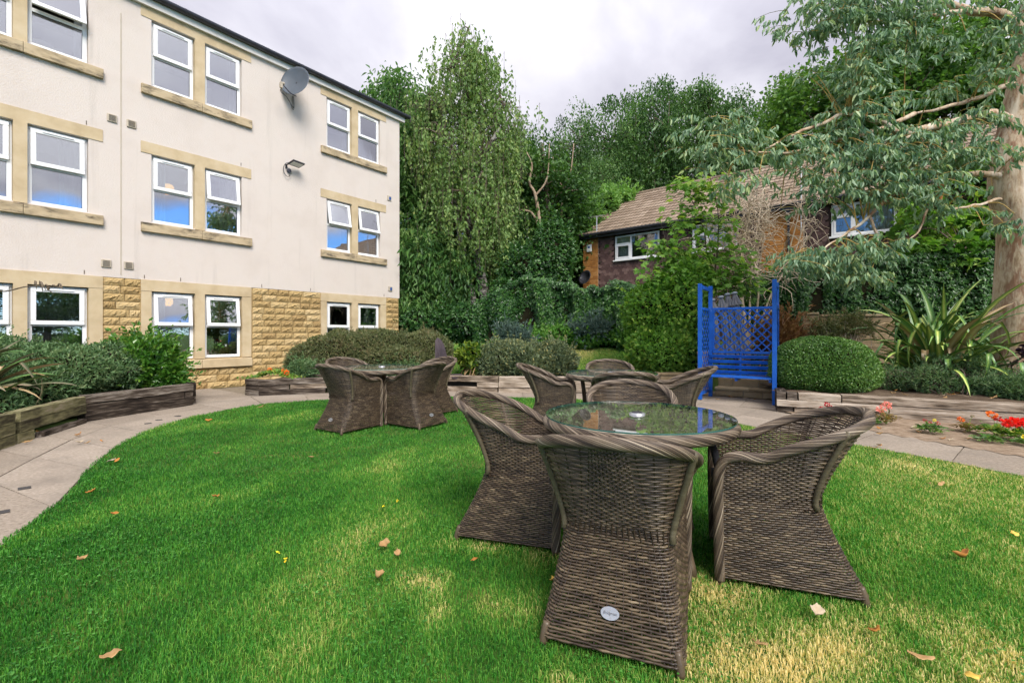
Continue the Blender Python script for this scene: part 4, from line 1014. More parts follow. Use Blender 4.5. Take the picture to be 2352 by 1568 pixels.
for wi, (a, b, c, d) in enumerate(wins):
    fm = frame_mb(a, b, c, d, .06, -.005, .06); xm = a + (b - a) * .37; fm.box((xm, .0275, (c + d) / 2), (.07, .064, d - c - .12))
    zt = d - (d - c) * .34; fm.box(((a + xm) / 2, .0275, zt), (xm - a - .1, .06, .07))
    w = fm.build('window', upvc_m, HS, bevel=.006)
    s = frame_mb(a + .06, xm - .035, c + .06, zt - .035, .05, -.02, .01); s.build('opening_sash', upvc_m, w)
    for p, q, e, f in ((a + .06, xm - .03, c + .06, zt), (a + .06, xm - .03, zt, d - .06), (xm + .03, b - .06, c + .06, d - .06)):
        MB().box(((p + q) / 2, .03, (e + f) / 2), (q - p - .02, .01, f - e - .02)).build('pane', hglass_m, w)
    MB().box(((a + b) / 2, -.04, c - .03), (b - a + .1, .12, .05)).build('sill', upvc_m, w)
    rm = MB(); V = [(a - .3, .14, c - .4), (b + .3, .14, c - .4), (b + .3, .14, d + .1), (a - .3, .14, d + .1), (a - .3, 2, c - .4), (b + .3, 2, c - .4), (b + .3, 2, d + .1), (a - .3, 2, d + .1)]
    rm.add(V, np.array([[4, 5, 6, 7], [0, 4, 7, 3], [1, 2, 6, 5], [3, 7, 6, 2], [0, 1, 5, 4]])); rm.build('room', room_m, HS)
    n = 40; x = np.linspace(a if wi == 0 else xm + .2, a + .5 if wi == 0 else b, n); yw = .2 + .03 * np.sin(np.arange(n) * 1.1); k = np.arange(n - 1)
    V = np.concatenate([np.c_[x, yw, np.full(n, c)], np.c_[x, yw, np.full(n, d)]]); link('curtain', new_mesh('curtain', V, np.stack([k, k + 1, n + k + 1, n + k], -1), smooth=True), curtain_m if wi == 0 else net_m, HS)
def hpt(x, y, z): p = HO + HX * x + HY * y; return (p[0], p[1], z)
al = thing('alarm_box', 'small white alarm box under the eave of the brick house', 'alarm box', hpt(.3, -.03, 4.62), HR)
MB().box((0, -.03, 0), (.22, .06, .3)).build('cover', upvc_m, al, bevel=.02); MB().box((0, -.062, .03), (.1, .004, .07)).build('emblem', bluev, al)
hd = thing('satellite_dish', 'small black satellite dish low on the brick corner of the house', 'satellite dish', hpt(.3, -.05, 3.42), HR)
MB().lathe([(r_, .06 * (r_ / .3) ** 2) for r_ in np.linspace(.001, .3, 7)] + [(.3, .05), (.001, -.008)], 28).build('reflector', blackp_m, hd, smooth=True, loc=(0, -.3, 0), rot=(R(70), 0, R(-10)))
MB().tube([(0, -.3, 0), (0, 0, -.1)], .018, 6).tube([(0, -.32, -.2), (0, -.62, -.12)], .012, 6).box((0, -.63, -.1), (.05, .08, .06)).build('arm', greyp_m, hd)
alum_m = mat('bare_aluminium', [(.3, (.45, .45, .46)), (.7, (.6, .6, .6))], rough=.4, metal=.6)
def aerial(x, y, z, h, label):
    t = thing('television_aerial', label, 'aerial', hpt(x, y, z), HR); MB().tube([(0, 0, 0), (0, 0, h)], .02, 6).build('mast', alum_m, t)
    b = MB(); b.tube([(-.55, 0, h), (.35, 0, h)], .014, 5)
    for k in range(9): b.tube([(-.5 + k * .1, -.14, h), (-.5 + k * .1, .14, h)], .008, 4)
    b.build('antenna_rods', alum_m, t)
aerial(.75, -.25, EZ - .05, .75, 'thin roof aerial at the left end of the brick house')
aerial(7.6, -.2, EZ - .9, 2.9, 'tall aerial mast rising from the middle of the tiled roof')

# ================================================================== foliage
oak_m = leafmat('oak_leaf', [(.010, .028, .008), (.020, .050, .012), (.036, .080, .018), (.062, .115, .030)], trans=.34, gain=2.1)
syc_m = leafmat('sycamore_leaf', [(.016, .045, .010), (.034, .080, .014), (.06, .125, .022), (.10, .16, .035)], trans=.36, gain=1.9)
bir_m = leafmat('birch_leaf', [(.045, .085, .026), (.08, .138, .038), (.125, .19, .058), (.21, .25, .085)], trans=.42, gain=1.75)
ash_m = leafmat('ash_leaf', [(.018, .05, .014), (.035, .085, .02), (.062, .13, .03), (.11, .17, .05)], trans=.38, gain=1.9)
euc_m = leafmat('eucalyptus_leaf', [(.045, .088, .052), (.085, .142, .082), (.135, .20, .118), (.24, .28, .14)], trans=.34, rough=.42, gain=2.0)
ivy_m = leafmat('ivy_leaf', [(.008, .030, .008), (.017, .055, .013), (.035, .095, .02), (.075, .15, .034)], trans=.28, rough=.35, spec=.5, gain=1.6)
ivyb_m = leafmat('bright_ivy_leaf', [(.05, .12, .025), (.085, .18, .035), (.13, .24, .055), (.18, .29, .08)], trans=.35, rough=.4)
map_m = leafmat('maple_leaf', [(.028, .08, .012), (.055, .125, .018), (.095, .185, .028), (.19, .25, .05)], trans=.44, nscale=1.5, gain=1.95)
heb_m = leafmat('hebe_leaf', [(.018, .042, .016), (.038, .078, .030), (.068, .118, .048), (.13, .17, .08)], trans=.25, gain=1.9)
lau_m = leafmat('laurel_leaf', [(.012, .045, .006), (.025, .085, .010), (.05, .135, .016), (.115, .20, .03)], trans=.3, rough=.28, spec=.6)
cot_m = leafmat('brownish_leaf', [(.032, .040, .016), (.055, .068, .026), (.085, .095, .04), (.13, .10, .055)], trans=.25, gain=1.9)
gry_m = leafmat('grey_green_leaf', [(.022, .036, .018), (.05, .07, .036), (.10, .125, .062), (.21, .18, .07)], trans=.22, gain=1.8)
box_m = leafmat('box_leaf', [(.018, .05, .010), (.036, .088, .016), (.065, .13, .026), (.12, .175, .045)], trans=.25, rough=.35, spec=.5, gain=2.0)
yel_m = leafmat('yellow_green_leaf', [(.02, .07, .008), (.055, .125, .012), (.20, .26, .03), (.32, .34, .06)], trans=.35, gain=1.15)
red_m = leafmat('rusty_leaf', [(.07, .03, .014), (.12, .055, .024), (.17, .085, .036), (.22, .13, .06)], trans=.25)
pur_m = leafmat('plum_leaf', [(.018, .008, .015), (.03, .014, .026), (.045, .022, .04), (.06, .03, .05)], trans=.15)
jun_m = leafmat('juniper_leaf', [(.03, .06, .055), (.05, .09, .08), (.07, .115, .09), (.10, .15, .12)], trans=.15, gain=1.1)
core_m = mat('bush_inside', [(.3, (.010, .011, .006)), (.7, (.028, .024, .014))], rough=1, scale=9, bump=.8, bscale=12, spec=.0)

def ell_points(ells, n, rng, inner=.16, f=2.2, lumpy=.13, zmin=None):
    E = np.array(ells, float); ar = (E[:, 3] * E[:, 4] + E[:, 3] * E[:, 5] + E[:, 4] * E[:, 5]); ar /= ar.sum()
    Ps, Ds = [], []; tot = 0
    while tot < n:
        k = rng.choice(len(E), size=n, p=ar); d = rdir(n, rng); c = E[k, :3]; r_ = E[k, 3:]
        rad = 1 + lumpy * lump(c + d * r_, f) - np.abs(rng.normal(0, inner, n))
        P = c + d * r_ * rad[:, None]; nr = nrm(d / r_)
        ok = np.ones(n, bool)
        for j in range(len(E)):
            q = ((P - E[j, :3]) / E[j, 3:]); ok &= ~((k != j) & ((q * q).sum(1) < .72))
        if zmin is not None: ok &= P[:, 2] > zmin
        Ps.append(P[ok]); Ds.append(nr[ok]); tot += ok.sum()
    return np.concatenate(Ps)[:n], np.concatenate(Ds)[:n]

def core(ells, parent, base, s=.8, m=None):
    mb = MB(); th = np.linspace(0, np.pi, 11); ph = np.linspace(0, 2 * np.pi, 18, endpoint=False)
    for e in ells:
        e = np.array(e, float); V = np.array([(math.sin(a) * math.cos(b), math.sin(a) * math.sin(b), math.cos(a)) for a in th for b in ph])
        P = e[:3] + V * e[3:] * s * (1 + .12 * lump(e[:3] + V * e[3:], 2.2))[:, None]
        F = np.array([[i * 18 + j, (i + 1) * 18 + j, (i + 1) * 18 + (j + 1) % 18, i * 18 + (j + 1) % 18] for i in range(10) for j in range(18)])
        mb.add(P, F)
    return mb.build('dark_core_solid', m or core_m, parent, smooth=True, off=base)  # solid near-black core added to block see-through; no branches are modelled

def twigs(parent, base, roots, tips, r0=.012, m=None, name='stems', seed=0, wob=.06):
    rg = np.random.default_rng(seed); mb = MB()
    for a, b in zip(roots, tips):
        a, b = np.asarray(a), np.asarray(b); mid_ = (a + b) / 2 + rg.normal(0, wob, 3) + (0, 0, wob)
        mb.tube(spline([a, mid_, b], 7), np.linspace(r0, r0 * .3, 7), 5, cap=False)
    return mb.build(name, m or twig_m, parent, smooth=True, off=base)

def bush(name, label, cat, ells, n, L, wr, m, kind='diamond', seed=1, zmin=None, up=.35, rnd=.8, inner=.14, cs=.8, lumpy=.13, extra=None, f=2.2, group=None, stems=14, tmat=None, shoots=220):
    rng = np.random.default_rng(seed); E = np.array(ells, float); base = (E[:, 0].mean(), E[:, 1].mean(), (E[:, 2] - E[:, 5]).min())
    if zmin is not None: base = (base[0], base[1], zmin)
    t = thing(name, label, cat, base, group=group)
    P, Dn = ell_points(ells, n, rng, inner, f, lumpy, zmin)
    D = nrm(Dn * .7 + rdir(n, rng) * rnd + np.array([0, 0, up])); Nv = nrm(Dn + rdir(n, rng) * .6 + np.array([0, 0, .3]))
    leaves('foliage', P, D, Nv, rng.uniform(.65, 1.25, n) * L, wr, m, t, kind, base, np.clip(rng.normal(.5, .2, n) + .12 * lump(P, 3), 0, 1), rng)
    if shoots:
        k = rng.integers(0, n, shoots); S = P[k]; Dd = nrm(Dn[k] * .8 + rdir(shoots, rng) * .5 + np.array([0, 0, .5])); ln = rng.uniform(1.0, 3.6, shoots) * L * 1.3
        u = rng.random((shoots, 12)); Q = (S[:, None] + Dd[:, None] * (u * ln[:, None])[..., None] + rng.normal(0, L * .12, (shoots, 12, 3))).reshape(-1, 3); kk = len(Q)
        leaves('shoots', Q, nrm(np.repeat(Dd, 12, 0) + rdir(kk, rng) * .7), rdir(kk, rng), rng.uniform(.6, 1.1, kk) * L, wr, m, t, kind, base, np.clip(rng.normal(.62, .2, kk), 0, 1), rng)
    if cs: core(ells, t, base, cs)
    if stems:
        k = rng.integers(0, n, stems); twigs(t, base, np.array(base) + rng.normal(0, .15, (stems, 3)) * (1, 1, .1), P[k], .014, tmat, seed=seed)
    return t, base, rng

def tree(name, label, base, ttop, ells, nclump, per, cr, L, wr, m, kind='diamond', r0=.22, seed=1, bark=None, limbs=9, flat=.75, droop=0.0, weep=None, group=None, inner=.28, lumpy=.2, crown_rnd=.8, trunk=None, multi=None):
    """trunk, limbs to some clumps, branches to the others, leaves round every clump"""
    rng = np.random.default_rng(seed); base = np.array(base, float); ttop = np.array(ttop, float)
    t = thing(name, label, 'tree', base, group=group)
    C, Cn = ell_points(ells, nclump, rng, inner, .5, lumpy)
    wood = MB(); brn = MB()
    if trunk is None: trunk = [base, base * .66 + ttop * .34 + rng.normal(0, .12, 3) * (1, 1, 0), base * .33 + ttop * .67 + rng.normal(0, .15, 3) * (1, 1, 0), ttop]
    TP = spline(trunk, 24); TRd = np.linspace(1, .22, 24) ** 1.1 * r0; TRd[:3] *= (1.35, 1.15, 1.05)
    wood.tube(TP, TRd, 10)
    if multi is not None:
        for q in multi: wood.tube(spline(q, 20), np.linspace(1, .2, 20) * r0 * .8, 8)
    lim = []
    sel = rng.choice(nclump, min(limbs, nclump), replace=False)
    for k in sel:
        j = int(np.clip(np.searchsorted(TP[:, 2], C[k][2] - np.linalg.norm(C[k][:2] - ttop[:2]) * .8), 6, 22))
        a = TP[j]; mid_ = a * .5 + C[k] * .5 + np.array([0, 0, .12 * np.linalg.norm(C[k] - a)]) + rng.normal(0, .1, 3)
        Q = spline([a, mid_, C[k]], 12); lim.append(Q); (brn if weep else wood).tube(Q, np.linspace(TRd[j] * .55, .02, 12), 6, cap=False)
    LP = np.concatenate(lim + [TP[8:]])
    for k in range(nclump):
        d = np.linalg.norm(LP - C[k], axis=1) + np.where(LP[:, 2] > C[k][2], .6, 0); a = LP[d.argmin()]
        if np.linalg.norm(a - C[k]) < .15: continue
        (brn if weep else wood).tube(spline([a, (a + C[k]) / 2 + rng.normal(0, .12, 3) + (0, 0, .1), C[k]], 6), np.linspace(.03, .008, 6) * (r0 / .2) ** .5, 4, cap=False)
    wood.build('trunk', bark or bark_m, t, smooth=True, off=base)
    if weep: brn.build('branches', bark_m, t, smooth=True, off=base)
    n = nclump * per; ci_ = np.repeat(np.arange(nclump), per)
    if weep:
        ns = nclump * max(1, per // 14); ck = np.repeat(np.arange(nclump), max(1, per // 14))
        S = C[ck] + rng.normal(0, 1, (ns, 3)) * cr * (1, 1, .5); Ln = rng.uniform(*weep, ns)
        u = rng.random((ns, 14)) ** .8; P = S[:, None] - np.array([0, 0, 1.]) * (u * Ln[:, None])[..., None] + (rng.normal(0, .14, (ns, 1, 3)) * (1, 1, 0)) * u[..., None] + rng.normal(0, .03, (ns, 14, 3))
        P = P.reshape(-1, 3); n = len(P); D = nrm(np.array([0, 0, -1.]) + rdir(n, rng) * .75); Nv = rdir(n, rng)
        tone = np.clip(rng.normal(.5, .2, n) + .15 * lump(P, .8), 0, 1)
        st = MB()
        for q in range(0, ns, 3): st.tube([S[q], S[q] + rng.normal(0, .05, 3), S[q] - (0, 0, Ln[q])], .006, 3, cap=False)
        tag(st.build('hanging_twigs', twig_m, t, off=base), kind='stuff')
    else:
        g = rng.normal(0, 1, (n, 3)); g /= np.maximum(1, np.linalg.norm(g, axis=1, keepdims=True) / 1.9)
        sz = rng.uniform(.6, 1.35, nclump)
        P = C[ci_] + g * cr * sz[ci_][:, None] * (1, 1, flat)
        D = nrm(Cn[ci_] * .4 + rdir(n, rng) * crown_rnd + np.array([0, 0, -droop])); Nv = nrm(rdir(n, rng) * .7 + np.array([0, 0, .8]))
        tone = np.clip(rng.normal(.5, .17, n) + np.repeat(rng.normal(0, .14, nclump), per), 0, 1)
    leaves('crown', P, D, Nv, rng.uniform(.65, 1.25, n) * L, wr, m, t, kind, base, tone, rng)
    return t
def tz(x, y): return float(terrain(x, y))
def gb(u, Y): x = (u - CXP) / FPX * Y; return np.array([x, Y, tz(x, Y)])
def EL(u, v, Y, ru, rv, ry): p = A(u, v, Y); return (*p, ru / FPX * Y, ry, rv / FPX * Y)

# --- silver birch and the trees round it
tree('birch_tree', 'tall weeping silver birch beside the building corner, higher than everything', gb(1128, 17.5), A(1075, 110, 17.5),
     [EL(1075, 200, 17.5, 95, 110, 1.9), EL(1085, 350, 17.5, 125, 110, 2.4), EL(1070, 500, 17.3, 120, 120, 2.4), EL(1170, 260, 17.6, 48, 60, 1.0), EL(990, 300, 17.8, 60, 90, 1.4), EL(1072, 100, 17.5, 40, 42, .9)],
     330, 112, .36, .14, .6, bir_m, r0=.2, seed=21, bark=birchbark_m, limbs=16, weep=(.5, 1.7),
     trunk=[gb(1128, 16.6), A(1100, 600, 16.6), A(1078, 480, 16.8), A(1090, 340, 17.0), A(1078, 200, 17.1), A(1073, 105, 17.5)], multi=[[gb(1105, 16.7), A(1072, 620, 16.6), A(1045, 470, 16.6), A(1040, 360, 16.8)], [A(1085, 400, 16.9), A(1120, 340, 16.5), A(1150, 290, 16.4)]])
tree('ash_tree', 'leafy green tree with long drooping leaves rising behind the building corner', gb(945, 19), A(960, 260, 19),
     [EL(935, 250, 19, 70, 70, 1.6), EL(950, 380, 19, 65, 110, 2), EL(960, 540, 18.2, 75, 120, 1.6), EL(900, 230, 19.3, 50, 45, 1.0)], 190, 85, .42, .24, .30, ash_m, 'lance', r0=.22, seed=22, droop=.9, limbs=10)
tree('ash_tree', 'dark leafy tree filling the gap between building corner and birch trunks', gb(985, 16.6), A(985, 560, 16.6),
     [EL(975, 600, 16.6, 70, 70, 1.3), EL(1040, 640, 16.8, 60, 60, 1.2), EL(960, 700, 16.4, 50, 55, 1.0)], 120, 85, .38, .22, .30, ash_m, 'lance', r0=.13, seed=23, droop=1.0, limbs=8)
# long thin bough reaching left above the gutter
# --- dark ivy-clad thicket in the centre
tree('ivy_clad_tree', 'dark ivy covered tree with pale broken limbs right of the birch', gb(1255, 19), A(1245, 330, 19),
     [EL(1240, 420, 19.5, 60, 70, 1.6), EL(1290, 480, 19.5, 60, 70, 1.6), EL(1230, 560, 19, 70, 80, 1.8), EL(1320, 570, 20, 60, 70, 1.6)], 170, 110, .42, .17, .75, oak_m, 'diamond', r0=.25, seed=24, limbs=9)
dead_m = mat('dead_branch', [(.3, (.22, .15, .10)), (.7, (.38, .29, .21))], rough=.9, scale=6)
dt = thing('dead_tree', 'bare broken tree with twisted pale limbs against the dark wood', 'tree', gb(1262, 17.8))
db = MB(); b0 = gb(1262, 17.8)
for q, r_ in (([b0, A(1258, 600, 17.8), A(1240, 530, 17.8), A(1222, 490, 17.7), A(1196, 482, 17.7)], .13), ([A(1245, 545, 17.8), A(1230, 450, 17.8), A(1216, 420, 17.8), A(1222, 380, 17.8), A(1210, 350, 17.9)], .10), ([A(1230, 450, 17.8), A(1256, 410, 17.8), A(1262, 330, 18)], .06),
              ([A(1262, 640, 17.8), A(1285, 600, 17.6), A(1250, 585, 17.4), A(1200, 578, 17.2)], .10), ([gb(1300, 18.5), A(1290, 480, 18.6), A(1310, 400, 18.6), A(1318, 330, 18.7)], .07), ([A(1300, 440, 18.6), A(1275, 400, 18.6), A(1270, 360, 18.7)], .04)):
    db.tube(spline(q, 18), np.linspace(r_, r_ * .3, 18) * .75, 7)
db.build('limbs', dead_m, dt, smooth=True, off=b0)
# --- oak wood behind the house: four kinds of crown, repeated with their own size and turn
wood_rows = [(1405, 27, 240, 95), (1500, 28, 196, 80), (1600, 28, 210, 80), (1680, 27, 232, 75), (1330, 25, 262, 70), (1450, 31, 232, 90), (1560, 32, 230, 95), (1755, 30, 262, 90), (1250, 30, 300, 80), (1840, 34, 235, 95), (1390, 22.5, 380, 60), (1190, 26, 330, 75)]
labs = ['broad oak crown above the left end of the tiled roof', 'tallest oak of the wood, above the middle of the roof ridge', 'oak with rounded top right of the tallest one', 'oak at the right end of the dark wood above the roof', 'oak left of the roof, next to the ivy clad tree', 'oak half hidden behind the first row, left', 'oak half hidden behind the first row, right', 'distant oak seen over the ridge beside the bluish leaves', 'distant oak low between birch and wood', 'far oak behind the right hand foliage', 'dark young oak standing close behind the ivy covered gable', 'oak deep in the wood directly behind the birch']
protos = []
for k in range(4):
    H_ = 12.0; rg = np.random.default_rng(60 + k)
    es = [(rg.normal(0, .4), rg.normal(0, .4), 8.6, 2.5, 2.5, 3.0), (1.6 * math.cos(k), 1.6 * math.sin(k), 6.4, 1.9, 1.9, 2.2), (-1.6 * math.cos(k * 2), 1.5 * math.sin(k * 2 + 1), 7.0, 1.9, 1.9, 2.4), (rg.normal(0, .5), rg.normal(0, .5), 10.4, 1.5, 1.5, 1.4), (.3, -.5, 4.4, 2.0, 2.0, 1.6)]
    protos.append(tree('oak_tree', 'x', (0, 0, 0), (0, 0, 9.5), es, 150, 125, .55, .21, .62, oak_m if k % 2 else leafmat('oak_leaf_light', [(.013, .034, .009), (.026, .06, .015), (.046, .092, .024), (.08, .135, .04)], trans=.34, gain=2.1) if k == 0 else MATS['oak_leaf_light'], r0=.26, seed=30 + k, limbs=11, inner=.3, group='oaks of the wood behind the house'))
used = set()
for k, (u, Y, vt, hw_) in enumerate(wood_rows):
    b = gb(u, Y); top = A(u, vt, Y)[2]; s = (top - b[2]) / 11.6; sx = hw_ / FPX * Y / 3.1
    p = protos[k % 4]
    if k % 4 not in used:
        used.add(k % 4); p.location = b; p.rotation_euler = (0, 0, k * 1.3); p.scale = (sx, sx, s); p['label'] = labs[k]
    else: dup(p, b, k * 1.3, labs[k], (sx, sx, s))
for k, (x_, y_, h_, lab) in enumerate(((13.5, -3.2, 5.2, 'low tree mirrored in the leftmost ground floor window'), (14.5, .8, 5.6, 'low tree mirrored in the middle ground floor windows'), (15.5, 4.6, 5.0, 'low tree mirrored in the ground floor window below the dish'), (11, -6.5, 5.4, 'low tree mirrored at the far left of the building glass'), (8, -9, 5.5, 'low tree behind the viewer mirrored in the left glass'))):
    dup(protos[k % 4], (x_, y_, -.1), k * 1.7, lab, (.72, .72, h_ / 11.6))['group'] = 'low trees round the far side of the garden'
# --- right hand background trees
tree('sycamore_tree', 'dense sycamore with orange seed clusters behind the blue green branches', gb(1900, 20), A(1905, 220, 20),
     [EL(1900, 250, 20, 110, 90, 2.2), EL(1840, 300, 20, 80, 80, 1.8), EL(1960, 330, 19.5, 90, 70, 1.8), EL(1960, 190, 20.4, 80, 60, 1.5)], 190, 100, .42, .18, .85, syc_m, r0=.25, seed=41, limbs=10)
tree('sycamore_tree', 'tall green tree filling the top right behind the pale trunk', gb(2170, 18), A(2170, 120, 18),
     [EL(2110, 150, 18, 110, 95, 2), EL(2230, 130, 18, 110, 100, 2), EL(2180, 280, 17.5, 120, 80, 1.8), EL(2060, 260, 18, 80, 70, 1.5), EL(2320, 240, 17.5, 80, 90, 1.6)], 220, 100, .42, .18, .85, syc_m, r0=.28, seed=42, limbs=12)
tree('maple_tree', 'low dark maple beside the pale trunk in front of the house', gb(2230, 11.8), A(2220, 470, 11.8),
     [EL(2180, 500, 11.8, 110, 60, .9), EL(2260, 440, 11.8, 80, 60, .9), EL(2190, 590, 11.6, 110, 45, .8), EL(2290, 560, 11.4, 60, 70, .8)], 110, 45, .26, .16, 1.0, map_m, 'maple', r0=.07, seed=43, limbs=9, flat=.5)
tree('birch_tree', 'small distant birch top above the right of the wood', gb(1795, 36), A(1795, 175, 36), [EL(1795, 200, 36, 22, 42, 1), EL(1800, 260, 36, 30, 50, 1.2)], 50, 70, .4, .16, .6, bir_m, r0=.15, seed=44, bark=birchbark_m, weep=(.5, 1.8), limbs=6)

# dark undergrowth between the trunks of the wood
bush('thicket', 'dark undergrowth filling the wood between birch and house', 'shrub', [(x_, 23 + .5 * math.sin(x_), 3.2 + .5 * math.sin(x_ * 2.3), 1.7, 1.2, 2.4) for x_ in np.arange(-7, 6, 1.9)] + [(x_, 29, 4.5, 2.6, 1.5, 3.6) for x_ in np.arange(-8, 26, 3.2)], 26000, .24, .7, oak_m, 'diamond', seed=48, cs=.85, inner=.1, lumpy=.2, f=1.0, stems=0)
# ================================================================== eucalyptus on the right
EB = np.array([8.92, 8.2, .28])
EU = thing('eucalyptus_tree', 'pale thick trunked eucalyptus with twisting boughs and blue green hanging leaves', 'tree', EB)
def eA(u, v, Y=8.2): return A(u, v, Y)
trunkP = [EB, eA(2346, 800), eA(2346, 640), eA(2342, 530), eA(2316, 420), eA(2340, 270, 8.25), eA(2354, 170, 8.3), eA(2372, 60, 8.4), eA(2378, -160, 8.5), eA(2380, -420, 8.6)]
tw = MB(); TPe = spline(trunkP, 60); v_ = np.interp(np.linspace(0, 9, 60), range(10), [.62, .39, .335, .29, .265, .24, .20, .18, .15, .09])
V, F_, _ = tube_np(TPe, v_, 26)
ang = np.tile(np.arange(26), 60); flare = np.clip(1 - (V[:, 2] - .28) / .5, 0, 1)
cen = np.repeat(TPe, 26, 0); V = cen + (V - cen) * (1 + .05 * lump(V * (3, 3, .9), 1.0)[:, None] + (flare * (.22 * np.sin(ang / 26 * 2 * np.pi * 5) + .12))[:, None])
tw.add(V, F_)
tw.build('trunk', eucbark_m, EU, smooth=True, off=EB)
boughs = [  # survey points (u, v, Y), radius
 ([(2318, 275, 8.2), (2275, 262, 8.0), (2225, 275, 7.9), (2150, 290, 7.8), (2070, 305, 7.8), (2048, 288, 7.7), (2025, 278, 7.7)], .075),
 ([(2316, 410, 8.2), (2270, 402, 8.1), (2215, 402, 8.0), (2150, 425, 7.9), (2040, 455, 7.8)], .05),
 ([(2330, 190, 8.3), (2300, 200, 8.2), (2240, 228, 8.1), (2160, 250, 8.0), (2100, 262, 8.0)], .04),
 ([(2020, 282, 7.7), (1985, 270, 7.7), (1940, 262, 7.6), (1890, 285, 7.6), (1830, 305, 7.5), (1760, 340, 7.4)], .035),
 ([(2100, 262, 8.0), (2010, 300, 7.9), (1900, 330, 7.7), (1800, 350, 7.6), (1700, 345, 7.5)], .03),
 ([(2360, 90, 8.4), (2300, 35, 8.3), (2230, 25, 8.2), (2170, 5, 8.1), (2100, 5, 8.0)], .075),
 ([(2230, 25, 8.2), (2180, 30, 8.0), (2100, 40, 7.9)], .04),
 ([(2372, 0, 8.5), (2250, -80, 8.2), (2100, -90, 7.9), (1980, -60, 7.7)], .07),
 ([(2370, -60, 8.5), (2450, -120, 8.3), (2560, -130, 8.0)], .07), ([(2360, 120, 8.4), (2460, 80, 8.2), (2560, 120, 8.0)], .06), ([(2378, -250, 8.6), (2300, -380, 8.4), (2200, -420, 8.0)], .06),
 ([(2200, 402, 8.0), (2195, 360, 7.9), (2150, 330, 7.9), (2090, 330, 7.8)], .028), ([(2090, 312, 7.8), (2050, 330, 7.8), (2010, 370, 7.7)], .022),
 ([(2316, 455, 8.2), (2250, 470, 7.9), (2180, 478, 7.7), (2130, 470, 7.6)], .022), ([(2045, 455, 7.8), (1990, 500, 7.7), (1940, 540, 7.6), (1880, 580, 7.5)], .026), ([(1995, 500, 7.7), (2015, 560, 7.6), (2020, 590, 7.6)], .018),
 ([(2130, 480, 7.7), (2110, 530, 7.6), (2060, 570, 7.6)], .016)]
bm_ = MB()
for q, r_ in boughs:
    P = spline([eA(*p) for p in q], 26); P += .03 * np.stack([lump(P * 3 + k * 7, 1.2) for k in range(3)], -1); bm_.tube(P, np.linspace(r_, r_ * .35, 26) * 1.3, 8)
bm_.build('boughs', eucbark_m, EU, smooth=True, off=EB)
# a strip of loose orange bark
MB().tube(spline([eA(2158, 412, 7.95), eA(2160, 440, 7.9), eA(2158, 480, 7.9)], 8), [.015, .04, .05, .05, .04, .03, .02, .006], 5).build('loose_bark', mat('orange_bark', [(.3, (.42, .17, .05)), (.7, (.55, .26, .09))], rough=.8), EU, off=EB, smooth=True)
clus = [ # u, v, Y, ru, rv, sprays
 (1960, 20, 7.6, 110, 55, 120), (1880, 40, 7.5, 70, 45, 70), (2080, 60, 7.8, 80, 60, 70), (1990, 120, 7.6, 80, 60, 90), (1960, 190, 7.5, 50, 50, 60), (1985, 260, 7.5, 40, 45, 40), (2040, 0, 7.6, 120, 40, 70),
 (2220, 80, 8.0, 110, 40, 34), (2310, 60, 8.0, 60, 60, 24), (2240, 190, 8.0, 100, 36, 44), (2300, 120, 7.9, 60, 30, 18),
 (1650, 290, 7.4, 70, 40, 40), (1710, 340, 7.4, 90, 40, 46), (1800, 350, 7.5, 70, 40, 40), (1880, 400, 7.5, 80, 35, 40), (1640, 350, 7.4, 50, 30, 28), (1700, 420, 7.4, 50, 22, 22),
 (1990, 360, 7.6, 90, 45, 110), (2080, 390, 7.7, 90, 45, 110), (2170, 350, 7.8, 80, 45, 90), (2240, 360, 7.8, 60, 30, 40), (2130, 300, 7.8, 90, 30, 50), (1930, 300, 7.6, 60, 40, 40), (2060, 330, 7.7, 70, 35, 45), (1960, 440, 7.6, 90, 28, 60), (2080, 445, 7.6, 50, 25, 30),
 (1850, 590, 7.5, 55, 24, 45), (1930, 585, 7.5, 50, 26, 45), (2010, 565, 7.5, 55, 28, 50), (1980, 630, 7.5, 45, 22, 35), (2160, 470, 7.6, 45, 28, 28), (2310, 520, 7.7, 45, 25, 22), (2345, 340, 7.8, 30, 30, 8), (2240, 270, 7.9, 60, 26, 30),
 (2480, 40, 8, 90, 90, 70), (2560, 180, 8, 80, 80, 50), (2300, -80, 8.2, 130, 60, 70), (2150, -150, 8, 150, 80, 90), (2300, -350, 8.3, 150, 110, 90), (2480, -180, 8.2, 130, 110, 70), (1990, -90, 7.6, 90, 50, 50)]
rng = np.random.default_rng(77); LPs, LDs, tone = [], [], []; tm = MB()
BP = np.concatenate([spline([eA(*p) for p in q], 30) for q, _ in boughs])
